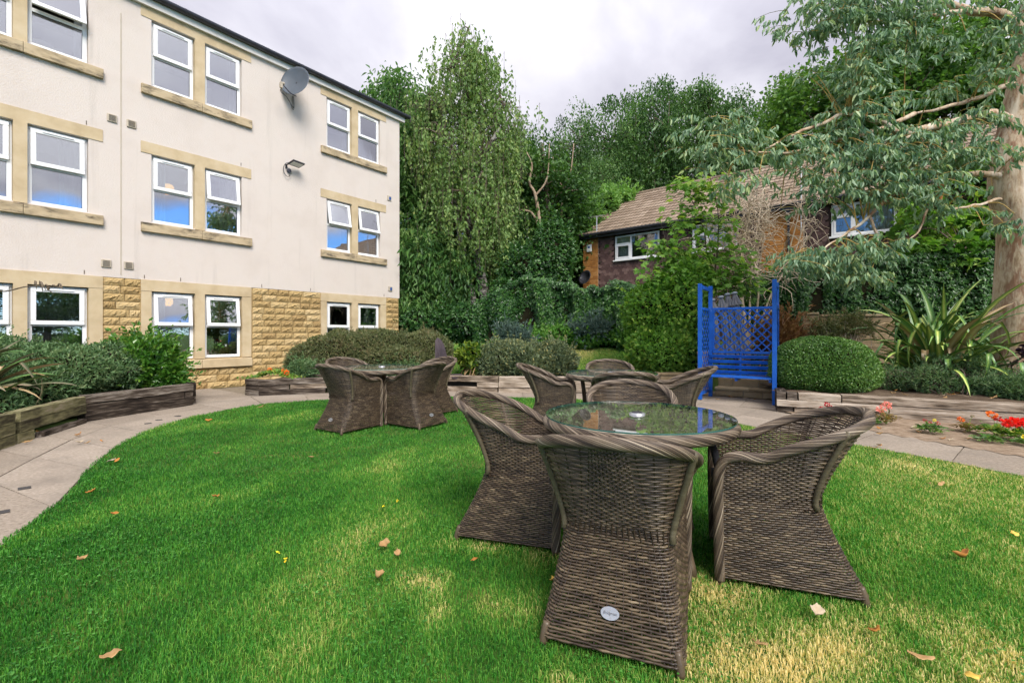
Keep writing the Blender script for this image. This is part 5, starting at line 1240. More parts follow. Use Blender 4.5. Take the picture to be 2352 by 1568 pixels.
for (u, v, Y, ru, rv, ns) in clus:
    c = eA(u, v, Y)
    for k in range(int(ns * .82)):
        g = rng.normal(0, .55, 3); p = c + np.array([g[0] * ru / FPX * Y, g[1] * .42, g[2] * rv / FPX * Y])
        az = rng.uniform(0, 6.28); L_ = rng.uniform(.22, .5); d = np.array([math.cos(az), math.sin(az) * .7, rng.uniform(-.2, .35)])
        tw_ = np.array([p + d * L_ * s + np.array([0, 0, -.35 * L_ * s * s]) for s in np.linspace(0, 1, 5)])
        if k % 2 == 0: tm.tube(tw_, np.linspace(.006, .002, 5), 3, cap=False, a=.7)
        if k % 6 == 0:
            b = BP[np.linalg.norm(BP - p, axis=1).argmin()]
            if np.linalg.norm(b - p) < 1.1: tm.tube(spline([b, (b + p) / 2 + (0, 0, .08), p], 6), np.linspace(.012, .005, 6), 4, cap=False, a=.4)
        nl = rng.integers(9, 15); s = rng.random(nl); Q = p + d * L_ * s[:, None] + np.array([0, 0, -.35]) * L_ * (s * s)[:, None] + rng.normal(0, .012, (nl, 3))
        LPs.append(Q); LDs.append(nrm(d * .35 + rdir(nl, rng) * .45 + np.array([0, 0, -.85]))); tone.append(np.clip(rng.normal(.45, .2, nl) + rng.normal(0, .1), 0, 1))
LPs, LDs, tone = np.concatenate(LPs), np.concatenate(LDs), np.concatenate(tone)
leaves('crown', LPs, LDs, rdir(len(LPs), rng), rng.uniform(.08, .155, len(LPs)), rng.uniform(.24, .36, len(LPs)), euc_m, EU, 'lance', EB, tone, rng)
tm.build('twigs', mat('yellow_twig', [(.3, (.30, .20, .06)), (.7, (.42, .31, .10))], rough=.8, attr=.5), EU, off=EB)

# ================================================================== maple sapling, bare shrub and hedges in front of the house
def sapling(name, label, base, stems, cl, m, L, n, seed, kind='maple', wr=1.0, r0=.022):
    rng = np.random.default_rng(seed); t = thing(name, label, 'tree', base); w = MB(); SP = []
    for q in stems: P = spline(q, 18); SP.append(P); w.tube(P, np.linspace(r0, r0 * .25, 18), 6)
    SP = np.concatenate(SP); Ps, Ds, Ns = [], [], []
    for (u, v, Y, ru, rv, k) in cl:
        c = A(u, v, Y); k = int(k * n); g = np.clip(rng.normal(0, .55, (k, 3)), -1.2, 1.2); P = c + g * (ru / FPX * Y, .35, rv / FPX * Y)
        Ps.append(P); Ds.append(nrm(np.stack([g[:, 0] * .5 + rng.normal(0, .6, k), rng.normal(-.3, .6, k), rng.normal(-.25, .35, k)], -1))); Ns.append(nrm(np.stack([rng.normal(0, .45, k), rng.normal(-.35, .4, k), np.full(k, .9)], -1)))
        for q in range(0, k, 7):
            b = SP[np.linalg.norm(SP - P[q], axis=1).argmin()]; w.tube([b, (b + P[q]) / 2 + (0, 0, .03), P[q]], .005, 3, cap=False)
    w.build('stems', bark_m, t, smooth=True, off=base)
    Ps, Ds, Ns = np.concatenate(Ps), np.concatenate(Ds), np.concatenate(Ns); k = len(Ps)
    leaves('foliage', Ps, Ds, Ns, rng.uniform(.6, 1.2, k) * L, wr, m, t, kind, base, np.clip(rng.normal(.5, .2, k) + .15 * lump(Ps, 2.5) + .06 * (Ps[:, 2] - 1.5), 0, 1), rng)
    return t
sb = gb(1600, 10.9)
sapling('maple_sapling', 'young bright green maple rising in front of the house left of the bench', sb,
        [[sb, A(1620, 650, 10.9), A(1615, 520, 10.9), A(1560, 410, 10.9)], [sb, A(1640, 640, 10.8), A(1650, 500, 10.8), A(1630, 400, 10.8)], [sb, A(1590, 640, 10.7), A(1530, 560, 10.7)]],
        [(1565, 425, 10.9, 22, 22, 1), (1600, 440, 10.9, 40, 30, 2), (1640, 440, 10.8, 40, 30, 1.6), (1580, 500, 10.8, 50, 35, 2.4), (1650, 510, 10.8, 40, 40, 1.6), (1525, 570, 10.6, 45, 26, 1.8), (1600, 580, 10.7, 70, 40, 3.2), (1680, 590, 10.8, 45, 45, 2), (1560, 630, 10.5, 80, 35, 3), (1640, 650, 10.6, 80, 40, 3), (1700, 640, 10.6, 50, 40, 2)], map_m, .155, 62, 51)
bush('maple_bush', 'large bushy green shrub under the maple left of the blue bench', 'shrub',
     [EL(1500, 720, 10.7, 62, 80, .6), EL(1560, 700, 10.6, 60, 100, .6), EL(1530, 800, 10.4, 70, 60, .6), EL(1590, 790, 10.6, 48, 95, .5), EL(1480, 800, 10.5, 40, 50, .45), EL(1575, 650, 10.7, 50, 60, .5)],
     15000, .085, .85, map_m, 'ivy', seed=52, zmin=.25, inner=.16, lumpy=.2, cs=.72)
# climbing ivy hedge on the right, before the house
def wallfoliage(name, label, cat, pts, thick, n, L, wr, m, kind='ivy', seed=1, droop=.8, zb=.3, cs=True):
    """hedge as a lumpy upright slab: pts = [(u, vtop, Y)...]"""
    rng = np.random.default_rng(seed); top = np.array([A(u, v, Y) for u, v, Y in pts]); base = (top[:, 0].mean(), top[:, 1].mean(), zb); t = thing(name, label, cat, base)
    Tp = resample(top, 80); s = rng.integers(0, 79, n); f = rng.random(n)[:, None]; C = Tp[s] * (1 - f) + Tp[s + 1] * f
    tang = nrm(np.gradient(Tp, axis=0) * (1, 1, 0)); nn = np.stack([tang[s][:, 1], -tang[s][:, 0], np.zeros(n)], -1); nn *= np.where(nn[:, 1:2] > 0, -1, 1)
    on_top = rng.random(n) < .14; hh = zb + (C[:, 2] - zb) * np.where(on_top, 1, rng.random(n) ** .85)
    q = np.stack([C[:, 0], C[:, 1], hh], -1); l = lump(q * (1.9, 1.9, .9), 1.0)
    dep = thick / 2 * (1 + .85 * l) - np.abs(rng.normal(0, .10, n)); dep = np.where(on_top, rng.uniform(-1, 1, n) * thick / 2, dep)
    P = q + nn * dep[:, None]; P[:, 2] += np.where(on_top, .12 * lump(q * 3, 1.2) + rng.normal(0, .05, n), 0)
    D = nrm(nn * .45 + rdir(n, rng) * .6 + np.array([0, 0, -droop])); Nv = nrm(nn + np.array([0, 0, .55]) + rdir(n, rng) * .55)
    leaves('foliage', P, D, Nv, rng.uniform(.6, 1.25, n) * L, wr, m, t, kind, base, np.clip(rng.normal(.48, .2, n) + .12 * l, 0, 1), rng)
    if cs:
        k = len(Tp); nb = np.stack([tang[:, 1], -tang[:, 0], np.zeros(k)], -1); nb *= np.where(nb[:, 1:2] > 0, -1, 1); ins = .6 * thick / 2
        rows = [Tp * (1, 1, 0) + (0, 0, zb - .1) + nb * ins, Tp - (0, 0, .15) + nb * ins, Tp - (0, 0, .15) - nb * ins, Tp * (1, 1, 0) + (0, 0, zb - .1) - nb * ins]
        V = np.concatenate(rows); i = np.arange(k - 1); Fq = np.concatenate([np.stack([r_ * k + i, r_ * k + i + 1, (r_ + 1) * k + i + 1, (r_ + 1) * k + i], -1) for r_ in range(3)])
        mb = MB(); mb.add(V, Fq); mb.build('dark_core_solid', core_m, t, off=base)  # dark solid slab added inside the hedge so nothing shows through
    return t
wallfoliage('ivy_hedge', 'tall dark ivy hedge in front of the house right of the bench', 'hedge', [(1690, 640, 12.2), (1800, 628, 12.0), (1900, 612, 11.8), (2000, 606, 11.6), (2100, 592, 11.4), (2200, 585, 11.2), (2330, 580, 11.0), (2480, 575, 10.6), (2640, 570, 10.2)], .7, 32000, .095, .85, ivy_m, seed=61)
wallfoliage('ivy_hedge', 'long ivy hedge draped with creeper left of the maple bush', 'hedge', [(1100, 700, 15.4), (1150, 668, 15.2), (1220, 640, 15.0), (1290, 655, 14.8), (1360, 668, 14.5), (1430, 655, 14.2), (1490, 672, 13.8)], .9, 26000, .11, .85, ivy_m, seed=62, zb=.6)
bush('ivy_bush', 'dark ivy covered stump rising above the hedge beside the birch', 'shrub', [EL(1215, 620, 16, 70, 60, .9), EL(1270, 590, 16.2, 50, 90, .9), EL(1165, 700, 15.6, 50, 60, .8), EL(1060, 740, 15.4, 60, 45, .8), EL(960, 745, 15.6, 45, 40, .7)], 20000, .11, .8, ivy_m, 'ivy', seed=63, zmin=.5, up=-.4, lumpy=.22)
bush('ivy_creeper', 'bright green ivy smothering the left gable of the tiled roof', 'climber', [(*hpt(-.15, .9, 6.0), .35, .8, .75), (*hpt(-.1, 2.2, 6.85), .4, 1.0, .7), (*hpt(-.15, .2, 5.3), .3, .5, .5), (*hpt(.15, 3.2, 7.3), .5, .8, .45)], 7000, .12, .85, ivyb_m, 'ivy', seed=64, cs=.6, up=-.3, inner=.1, stems=0)
bush('ground_cover', 'low bright green ground cover at the top of the sloping lawn', 'ground cover', [EL(1340, 778, 13.9, 40, 20, .5), EL(1390, 766, 14.1, 60, 26, .5), EL(1430, 778, 13.8, 30, 20, .5), EL(1290, 775, 14, 40, 26, .5), EL(1200, 780, 14, 60, 24, .5)], 9000, .09, .6, leafmat('ground_cover_leaf', [(.02, .07, .01), (.04, .12, .016), (.07, .17, .025), (.12, .2, .05)]), 'lance', seed=65, zmin=.55, stems=0)
bush('juniper_shrub', 'blue grey juniper spreading at the foot of the ivy hedge', 'shrub', [EL(1345, 758, 13.7, 30, 14, .4), EL(1375, 750, 13.8, 24, 14, .35)], 3500, .10, .22, jun_m, 'lance', seed=66, zmin=.8, stems=0)
bush('juniper_shrub', 'bluish juniper sprays behind the grey green bush', 'shrub', [EL(1190, 785, 12.6, 26, 12, .35), EL(1165, 772, 12.8, 14, 14, .3)], 2200, .11, .2, jun_m, 'lance', seed=67, zmin=.5, stems=0)
# bare bleached shrub before the house
BS = thing('bare_shrub', 'tangle of bare bleached branches in front of the brick house', 'shrub', gb(1715, 11.6)); b0 = gb(1715, 11.6)
rng = np.random.default_rng(81); mb = MB(); mains = []
for k in range(16):
    u, v = rng.uniform(1620, 1860), rng.uniform(395, 560); tip = A(u, v, 11.6 + rng.normal(0, .35)); mid_ = b0 * .45 + tip * .55 + rng.normal(0, .25, 3)
    P = spline([b0 + rng.normal(0, .1, 3), mid_, tip], 16); mains.append(P); mb.tube(P, np.linspace(.034, .010, 16), 5, cap=False)
MP = np.concatenate([P[8:] for P in mains])
for k in range(620):
    a = MP[rng.integers(len(MP))]; d = nrm(rng.normal(0, 1, 3) * (1, .5, .8) + (0, 0, -.05)); L_ = rng.uniform(.35, 1.1); P = [a]
    for s in range(6): d = nrm(d + rng.normal(0, .32, 3) + (0, 0, -.06)); P.append(P[-1] + d * L_ / 6)
    mb.tube(np.array(P), np.linspace(.011, .005, 7), 4, cap=False)
mb.build('branches', deadtwig_m, BS, smooth=True, off=b0)
bush('fern_clump', 'rusty brown dried ferns between bench and stone pier', 'plant', [EL(1808, 775, 10.6, 24, 34, .3), EL(1780, 785, 10.5, 30, 34, .35)], 3500, .13, .16, red_m, 'lance', seed=83, zmin=.3, cs=.5, rnd=1.2, inner=.35)

bush('dried_shrub', 'straggly brown shrub against the stone wall right of the pier', 'shrub', [EL(1905, 760, 10.3, 45, 26, .3), EL(1960, 750, 10.2, 40, 28, .3)], 1800, .07, .3, cot_m, 'lance', seed=84, zmin=.4, cs=0, inner=.35, stems=60, tmat=deadtwig_m)
# ================================================================== bushes in the beds
bush('hebe_bush', 'wide grey green bush behind the left sleeper wall', 'shrub', [(-7.1, 7.3, .62, .95, .75, .48), (-7.9, 7.0, .66, .8, .8, .5), (-6.7, 7.75, .62, .6, .5, .45), (-6.75, 6.6, .46, .55, .55, .36), (-7.3, 5.9, .40, .7, .75, .38), (-6.45, 5.6, .30, .42, .55, .26), (-8.5, 7.6, .72, .7, .7, .5)], 42000, .058, .36, heb_m, 'lance', seed=91, zmin=.26, inner=.15, lumpy=.15, cs=.82, stems=40)
bush('glossy_bush', 'glossy bright green bush at the right end of the left bed', 'shrub', [(-6.3, 8.15, .70, .42, .42, .42), (-6.55, 8.3, .76, .45, .4, .38), (-6.15, 8.25, .55, .32, .32, .34), (-6.0, 8.2, .5, .22, .25, .3)], 6500, .085, .46, lau_m, 'lance', seed=92, zmin=.3, inner=.16, lumpy=.18, cs=.72)
bush('brown_green_bush', 'broad brownish green bush in the middle bed below the windows', 'shrub', [(-4.1, 11.2, .72, .85, .7, .56), (-3.1, 11.3, .82, .95, .8, .52), (-2.2, 11.5, .78, .85, .8, .52), (-4.75, 10.7, .50, .42, .4, .42), (-2.7, 10.75, .6, .8, .5, .40), (-2.1, 10.95, .5, .45, .4, .36)], 42000, .06, .34, cot_m, 'lance', seed=93, zmin=.28, inner=.15, lumpy=.16, cs=.82, stems=30)
bush('hebe_bush', 'small dark green bush spilling over the sleepers at the left of the middle bed', 'shrub', [(-4.55, 10.25, .42, .34, .3, .24), (-2.45, 10.4, .42, .5, .26, .2)], 7000, .055, .36, heb_m, 'lance', seed=94, zmin=.27, inner=.15, cs=.75)
bush('grey_green_bush', 'rounded grey green bush in the middle bed with rusty tips', 'shrub', [(.0, 10.75, .62, .85, .62, .42), (.85, 10.85, .62, .62, .6, .42), (-.4, 10.65, .56, .5, .5, .36), (.4, 10.4, .48, .75, .3, .3)], 26000, .068, .42, gry_m, 'lance', seed=95, zmin=.28, inner=.13, lumpy=.14, cs=.84, up=.6, stems=20)
bush('yellow_bush', 'small yellow tipped leafy shrub left of the grey green bush', 'shrub', [(-.95, 10.6, .72, .3, .28, .26), (-.72, 10.6, .6, .28, .28, .26)], 1500, .12, .46, yel_m, 'lance', seed=96, zmin=.3, cs=.5, shoots=0, stems=22, tmat=mat('tan_stem', [(.3, (.25, .16, .07)), (.7, (.35, .25, .12))]))
bush('box_ball', 'large clipped round box bush on the right of the bench', 'shrub', [(5.42, 8.25, .68, .84, .75, .50), (5.45, 8.25, .52, .88, .78, .40)], 52000, .033, .62, box_m, 'diamond', seed=97, zmin=.27, inner=.07, lumpy=.05, cs=.9, stems=0, shoots=0)
bush('grey_shrub', 'sprawling grey green shrub with bare twigs below the spiky plant', 'shrub', [(6.72, 7.55, .50, .30, .28, .24), (7.02, 7.75, .60, .30, .28, .26), (7.5, 7.72, .64, .34, .3, .22), (7.15, 7.3, .42, .22, .2, .15), (7.95, 7.75, .50, .26, .26, .2), (6.45, 7.9, .46, .22, .25, .2)], 9500, .045, .32, heb_m, 'lance', seed=98, zmin=.30, inner=.3, lumpy=.3, cs=.3, stems=200)
bush('grey_shrub', 'low green shrublet at the edge of the right bed', 'shrub', [(7.4, 7.0, .40, .34, .3, .18), (7.75, 7.1, .36, .3, .26, .13)], 5500, .045, .34, heb_m, 'lance', seed=99, zmin=.29, inner=.2, cs=.7, stems=14)
bush('smoke_bush', 'dark plum leaved sprig against the pale trunk', 'plant', [(8.42, 7.55, .93, .16, .15, .16), (8.52, 7.55, .82, .14, .14, .12)], 170, .10, .62, pur_m, 'lance', seed=100, cs=0, rnd=.9, stems=8, shoots=0)
bush('purple_flower', 'low dusky plant with violet flower spikes at the tree foot', 'plant', [(8.05, 7.15, .36, .2, .18, .10), (8.25, 7.1, .36, .18, .16, .1)], 420, .06, .6, pur_m, 'lance', seed=101, cs=0, stems=6, shoots=0)

# standing slate and flat pieces
slab_m = mat('purple_slate', [(.3, (.035, .026, .032)), (.5, (.06, .045, .054)), (.7, (.10, .078, .088))], rough=.75, scale=5, stretch=(1, 1, .5), bump=.6, bscale=12)
sp = A(1014, 764, 10.25)
outl = [(-.12, .0), (.20, .0), (.18, .22), (.13, .44), (.08, .62), (.05, .74), (-.01, .84), (-.09, .89), (-.14, .82), (-.14, .5)]
rg = np.random.default_rng(4); n = len(outl); V = np.concatenate([np.array([(x, -.05 + rg.normal(0, .012), z) for x, z in outl]), np.array([(x * .92, .06 + rg.normal(0, .012), z * .97) for x, z in outl]), [(0, -.075, .33), (0, .08, .33)]])
st_ = MB(); st_.add(V, np.array([[k, (k + 1) % n, n + (k + 1) % n, n + k] for k in range(n)])); st_.F.setdefault(3, []).append(np.array([[(k + 1) % n, k, 2 * n] for k in range(n)] + [[n + k, n + (k + 1) % n, 2 * n + 1] for k in range(n)]))
tag(st_.build('standing_stone', slab_m, loc=(sp[0], sp[1], .26), rot=(0, 0, R(12))), 'upright purple slate standing stone between the two middle bushes', 'standing stone')
for k, (u, Y, w_, lab) in enumerate(((1030, 10.3, .3, 'flat dark slate lying at the foot of the standing stone'), (1050, 10.15, .2, 'small pale slate piece beside the flat dark slate'))):
    p = A(u, 764, Y); m_ = MB(); th = np.linspace(0, 6.28, 9)[:-1]; m_.prism([(w_ * math.cos(a) * rg.uniform(.7, 1.1), w_ * .6 * math.sin(a) * rg.uniform(.7, 1.1)) for a in th], 0, .03); tag(m_.build('slate_piece', slab_m, loc=(p[0], p[1], .29), rot=(R(4), R(-5), k)), lab, 'stone')

# ================================================================== strap-leaved plants
def strapmat(name, cols):
    m = bpy.data.materials.new(name); m.use_nodes = True; t = m.node_tree; b = t.nodes['Principled BSDF']
    at = N(t, 'ShaderNodeAttribute', attribute_name='rnd'); oi = N(t, 'ShaderNodeObjectInfo')
    f = MATH(t, 'ADD', MATH(t, 'MULTIPLY', at.outputs['Fac'], .75), MATH(t, 'MULTIPLY', oi.outputs['Random'], .25))
    c = RAMP(t, f, [((i + .5) / len(cols), x) for i, x in enumerate(cols)]); t.links.new(c, b.inputs['Base Color']); b.inputs['Roughness'].default_value = .38; b.inputs['Specular IOR Level'].default_value = .45
    return m
ph1 = strapmat('green_strap_leaf', [(.045, .12, .03), (.075, .17, .04), (.12, .24, .05), (.22, .32, .07)])
ph2 = strapmat('striped_strap_leaf', [(.06, .14, .03), (.14, .25, .045), (.36, .43, .09), (.58, .60, .2)])
ph3 = strapmat('bronze_strap_leaf', [(.045, .06, .025), (.09, .10, .045), (.16, .14, .08), (.30, .22, .16)])
ph4 = strapmat('dry_strap_leaf', [(.22, .15, .07), (.30, .21, .10), (.38, .28, .15), (.45, .36, .22)])
def strap(parent, base0, p, az, el, L, w, droop, m, fold=None, rng=None, twist=0):
    n = 13; d = np.array([math.cos(az) * math.cos(el), math.sin(az) * math.cos(el), math.sin(el)]); side0 = np.array([-math.sin(az), math.cos(az), 0.]); P = [np.array(p, float)]; e = el
    for k in range(n - 1):
        s = k / (n - 1); e -= droop * (s ** 1.4) * (2.6 / n)
        if fold is not None and abs(s - fold) < .5 / n: e -= 1.5
        P.append(P[-1] + np.array([math.cos(az) * math.cos(e), math.sin(az) * math.cos(e), math.sin(e)]) * L / (n - 1))
    P = np.array(P); T = nrm(np.gradient(P, axis=0)); tw = twist * np.linspace(0, 1, n)[:, None]; S = nrm(side0 * np.cos(tw) + np.cross(T, side0) * np.sin(tw)); Nn = np.cross(S, T); s = np.linspace(0, 1, n)
    wv = w * np.clip(np.minimum(.55 + 1.4 * s, 1), 0, 1) * np.clip((1 - s) * 3.2, 0, 1) ** .7 + .002
    cols = [(-1, .30, .0), (-.5, .05, .45), (0, -.12, 1), (.5, .05, .45), (1, .30, .0)]
    V = np.stack([P + S * (wv * c / 2)[:, None] - Nn * (wv * h * .5)[:, None] for c, h, _ in cols], 1).reshape(-1, 3); a = np.tile([x for _, _, x in cols], n)
    i = np.arange(n - 1)[:, None] * 5; j = np.arange(4)[None]; F = np.stack([i + j, i + j + 1, i + 5 + j + 1, i + 5 + j], -1).reshape(-1, 4)
    link('blade', new_mesh('blade', V - np.array(base0), F, a, smooth=True), m, parent)
rng = np.random.default_rng(120)
pb = np.array([7.5, 8.35, .34]); PR = thing('flax_plant', 'big green and yellow spiky flax plant beside the pale trunk', 'plant', pb)
for k in range(120):
    up_ = rng.random(); az = rng.uniform(0, 6.28) if up_ > .5 else R(rng.choice([180, 215, 250, 300, 0]) + rng.uniform(-30, 30)); el = R(rng.uniform(55, 84)) if up_ > .5 else R(rng.uniform(25, 62)); L_ = rng.uniform(1.5, 2.25) * (1.0 if up_ > .5 else .85)
    m = [ph1, ph2, ph2, ph2, ph1][k % 5] if k % 11 else ph4
    strap(PR, pb, pb + (rng.normal(0, .16), rng.normal(0, .12), 0), az, el, L_, rng.uniform(.065, .11), rng.uniform(.5, 1.8), m, rng.uniform(.55, .75) if rng.random() < .28 else None, rng, rng.normal(0, .4))
pb = np.array([8.35, 8.45, .30])
PR2 = thing('flax_plant', 'smaller bronze striped flax tucked against the foot of the trunk', 'plant', pb)
for k in range(26):
    az = R(rng.uniform(110, 290)); strap(PR2, pb, pb + (rng.normal(0, .08), rng.normal(0, .08), 0), az, R(rng.uniform(10, 65)), rng.uniform(.7, 1.25), rng.uniform(.04, .075), rng.uniform(.8, 2.0), [ph2, ph4, ph3, ph2][k % 4], None, rng, rng.normal(0, .5))
pb = np.array([-6.62, 5.72, .42]); PL = thing('flax_plant', 'bronze green spiky flax leaning in at the left edge', 'plant', pb)
for k in range(56):
    az = R(rng.uniform(-75, 85)) if k < 42 else rng.uniform(0, 6.28)
    strap(PL, pb, pb + (rng.normal(0, .12), rng.normal(0, .12), 0), az, R(rng.uniform(20, 74)), rng.uniform(.75, 1.15), rng.uniform(.05, .085), rng.uniform(.3, 1.5), [ph3, ph3, ph1, ph4, ph3][k % 5], rng.uniform(.5, .75) if rng.random() < .25 else None, rng, rng.normal(0, .5))
# dried flower stalk of the left flax
fs = MB(); q = spline([pb + (.1, 0, .2), A(-60, 690, 5.8), A(20, 668, 5.75), A(70, 657, 5.7), A(130, 660, 5.7)], 20); fs.tube(q, np.linspace(.012, .005, 20), 6)
for k in range(9): p = q[-1 - k // 2]; fs.tube(spline([p, p + rng.normal(0, .02, 3) + (.02, 0, .02), p + (.05 + rng.normal(0, .02), 0, rng.normal(-.02, .03))], 6), [.003, .009, .011, .01, .006, .002], 5)
fs.build('flower_stalk', bark_m, PL, off=pb, smooth=True)

# ================================================================== bedding flowers
def petalmat(name, c): return leafmat(name, [tuple(x * .75 for x in c), c, tuple(min(1, x * 1.2) for x in c)], trans=.3, rough=.5)
redp, pinkp, orgp, dredp, yelp = petalmat('red_petal', (.60, .015, .010)), petalmat('pink_petal', (.75, .22, .20)), petalmat('orange_petal', (.75, .13, .015)), petalmat('crimson_petal', (.35, .02, .035)), petalmat('yellow_petal', (.75, .45, .02))
gerl = leafmat('geranium_leaf', [(.03, .085, .012), (.06, .14, .02), (.11, .2, .03), (.25, .27, .05)]); gerb = leafmat('browned_leaf', [(.06, .05, .02), (.11, .08, .03), (.16, .10, .04), (.2, .15, .05)])
def flower(u, v, hgt, wid, lm_, heads, label, zb=.02, L=.05, nl=90, seed=0, kind='ivy'):
    rng = np.random.default_rng(seed); b = G(u, v, zb); t = thing('flower_plant', label, 'flower', b)
    n = nl; g = rng.normal(0, .5, (n, 3)) * (wid, wid, hgt * .25) + (0, 0, hgt * .35); g[:, 2] = np.abs(g[:, 2])
    leaves('foliage', b + g, nrm(g * (2, 2, .5) + rdir(n, rng) * .05 + (0, 0, .02)), nrm(rdir(n, rng) * .5 + (0, 0, 1)), rng.uniform(.6, 1.2, n) * L, 1.0 if kind == 'ivy' else .5, lm_, t, kind, b, None, rng)
    mb = MB()
    for k in range(8): q = g[rng.integers(n)]; mb.tube([(0, 0, 0), q * .6 + (0, 0, .01), q], .003, 4, cap=False)
    for (dx, h_, pm, r_) in heads: mb.tube([(0, 0, .02), (dx * .6, 0, h_ * .7), (dx, 0, h_)], .003, 4, cap=False)
    mb.build('stems', gerl, t)
    for (dx, h_, pm, r_) in heads:
        k = int(30 + 500 * r_); d = rdir(k, rng); P = b + np.array([dx, 0, h_]) + d * r_ * (1, 1, .7) * rng.uniform(.5, 1, (k, 1))
        leaves('flower_head', P, nrm(d + rdir(k, rng) * .6), nrm(d + rdir(k, rng) * .5), rng.uniform(.7, 1.2, k) * r_ * .75, .95, pm, t, 'diamond', b, None, rng)
    return t
flower(1895, 958, .17, .10, gerl, [(-.06, .13, dredp, .025), (.03, .19, dredp, .03), (.07, .16, dredp, .02)], 'small plant with dark crimson flowers beside the right armchair rim', seed=1)
flower(2035, 973, .22, .12, gerb, [(-.07, .20, pinkp, .045), (.01, .26, pinkp, .04), (.05, .22, pinkp, .02)], 'salmon pink geranium by the sleeper wall', seed=2)
flower(1865, 957, .10, .05, gerl, [], 'tiny pale green seedling at the corner of the sleepers', nl=40, L=.035, seed=11, kind='lance')
flower(2006, 972, .09, .08, box_m, [], 'little dark green tuft left of the pink geranium', nl=70, L=.05, seed=12, kind='lance')
flower(2137, 992, .14, .11, box_m, [(-.07, .15, dredp, .016), (.05, .15, yelp, .016), (.09, .11, dredp, .018), (.0, .12, dredp, .014)], 'green clump with fading dark red daisies in the flower strip', nl=170, L=.055, seed=3, kind='lance')
flower(2222, 990, .14, .12, gerb, [(-.08, .15, orgp, .03), (.06, .19, gerb, .014)], 'withered brown plant with one orange bloom', nl=110, seed=4)
flower(2290, 1000, .20, .17, gerl, [(-.06, .25, orgp, .042), (.0, .21, dredp, .035), (.12, .14, redp, .04)], 'geranium with orange and red flower heads near the right edge', nl=150, L=.055, seed=5)
flower(2270, 1012, .08, .11, box_m, [], 'low green rosette in front of the orange geranium', nl=110, L=.055, seed=6, kind='lance')
flower(2335, 1010, .20, .17, gerl, [(-.10, .2, redp, .045), (-.02, .21, redp, .055), (.06, .2, redp, .05), (.12, .19, redp, .05), (.0, .10, yelp, .025)], 'bright red geranium at the right edge of the photo', nl=150, L=.06, seed=7)
flower(2362, 1022, .10, .1, box_m, [(-.04, .09, yelp, .022)], 'green clump with yellow bloom at the far right', nl=110, L=.05, seed=8, kind='lance')
gp = thing('flower_plant', 'mound of bright green geraniums with orange flowers in the middle planter', 'flower', (-4.95, 9.75, .3)); rng = np.random.default_rng(9); n = 900
g = np.stack([rng.normal(0, .24, n), rng.normal(0, .1, n), np.abs(rng.normal(0, .06, n))], -1); g[:, 2] = g[:, 2] * .4 + .13 * np.exp(-(g[:, 0] / .3) ** 2)
leaves('foliage', g + (-4.95, 9.75, .3), nrm(rdir(n, rng) + (0, -.3, .2)), nrm(rdir(n, rng) * .5 + (0, -.3, 1)), rng.uniform(.03, .06, n), 1.0, gerl, gp, 'ivy', (-4.95, 9.75, .3), None, rng)
for dx, h_ in ((.26, .17), (.31, .13), (-.05, .18)):
    d = rdir(40, rng); leaves('flower_head', np.array([-4.95 + dx, 9.68, .3 + h_]) + d * .03, d, rdir(40, rng), .03, .9, orgp, gp, 'diamond', (-4.95, 9.75, .3), None, rng)

# ================================================================== things on the window boards
def lathe_thing(name, label, cat, loc, parts):
    t = thing(name, label, cat, loc, BR)
    for nm, prof, m in parts: MB().lathe(prof, 20).build(nm, m, t, smooth=True)
    return t
potb = mat('blue_glazed_pot', [(.3, (.05, .13, .25)), (.7, (.3, .42, .5))], rough=.25, scale=30); terra = mat('terracotta', [(.3, (.30, .12, .05)), (.7, (.38, .17, .08))]); pale = mat('pale_blue_plastic', [(.3, (.35, .5, .58)), (.7, (.42, .58, .66))], rough=.3); orgpl = mat('orange_plastic', [(.3, (.75, .25, .01)), (.7, (.8, .3, .02))], rough=.3); stonefig = mat('grey_figurine', [(.3, (.12, .15, .12)), (.7, (.2, .23, .19))])
lathe_thing('spray_bottle', 'blue bottle with orange nozzle on the ground floor window sill', 'bottle', home(.08, .26, .68), [('bottle', [(.001, 0), (.05, 0), (.052, .1), (.04, .14), (.015, .17), (.014, .19), (.001, .19)], pale), ('nozzle', [(.016, .185), (.018, .22), (.012, .235), (.001, .24)], orgpl)])
lathe_thing('figurine', 'small grey stone figurine beside the blue spray bottle', 'ornament', home(.25, .27, .68), [('figure', [(.001, 0), (.05, 0), (.055, .05), (.035, .09), (.04, .12), (.028, .16), (.001, .18)], stonefig)])
def potplant(loc, label, pm, n, L, hgt, m, kind, seed, flowers=0, arch=0):
    rng = np.random.default_rng(seed); loc = np.array(loc); t = lathe_thing('potted_plant', label, 'plant', loc, [('pot', [(.001, 0), (.05, 0), (.075, .1), (.08, .12), (.07, .12), (.06, .09)], pm)])
    t.rotation_euler = (0, 0, 0); g = rng.normal(0, 1, (n, 3)) * (.11, .08, hgt * .25) + (0, 0, .12 + hgt * .5)
    D = nrm(rdir(n, rng) + (0, 0, .3)) if not arch else nrm(rng.normal(0, 1, (n, 3)) * (1, .6, .3) + (0, 0, .8))
    if arch: g = np.tile((0, 0, .12), (n, 1)) + rng.normal(0, .02, (n, 3))
    leaves('foliage', loc + g, D, rdir(n, rng), rng.uniform(.7, 1.2, n) * L, .5 if not arch else .05, m, t, kind, loc, None, rng)
    if flowers: k = flowers; leaves('flower', loc + rng.normal(0, 1, (k, 3)) * (.08, .05, .03) + (0, 0, .12 + hgt), rdir(k, rng), rdir(k, rng), .07, .7, redp, t, 'lance', loc, None, rng)
    else: MB().tube([(0, 0, .08), (.01, 0, .12 + hgt * .4)], .006, 5).build('stem', gerl, t)
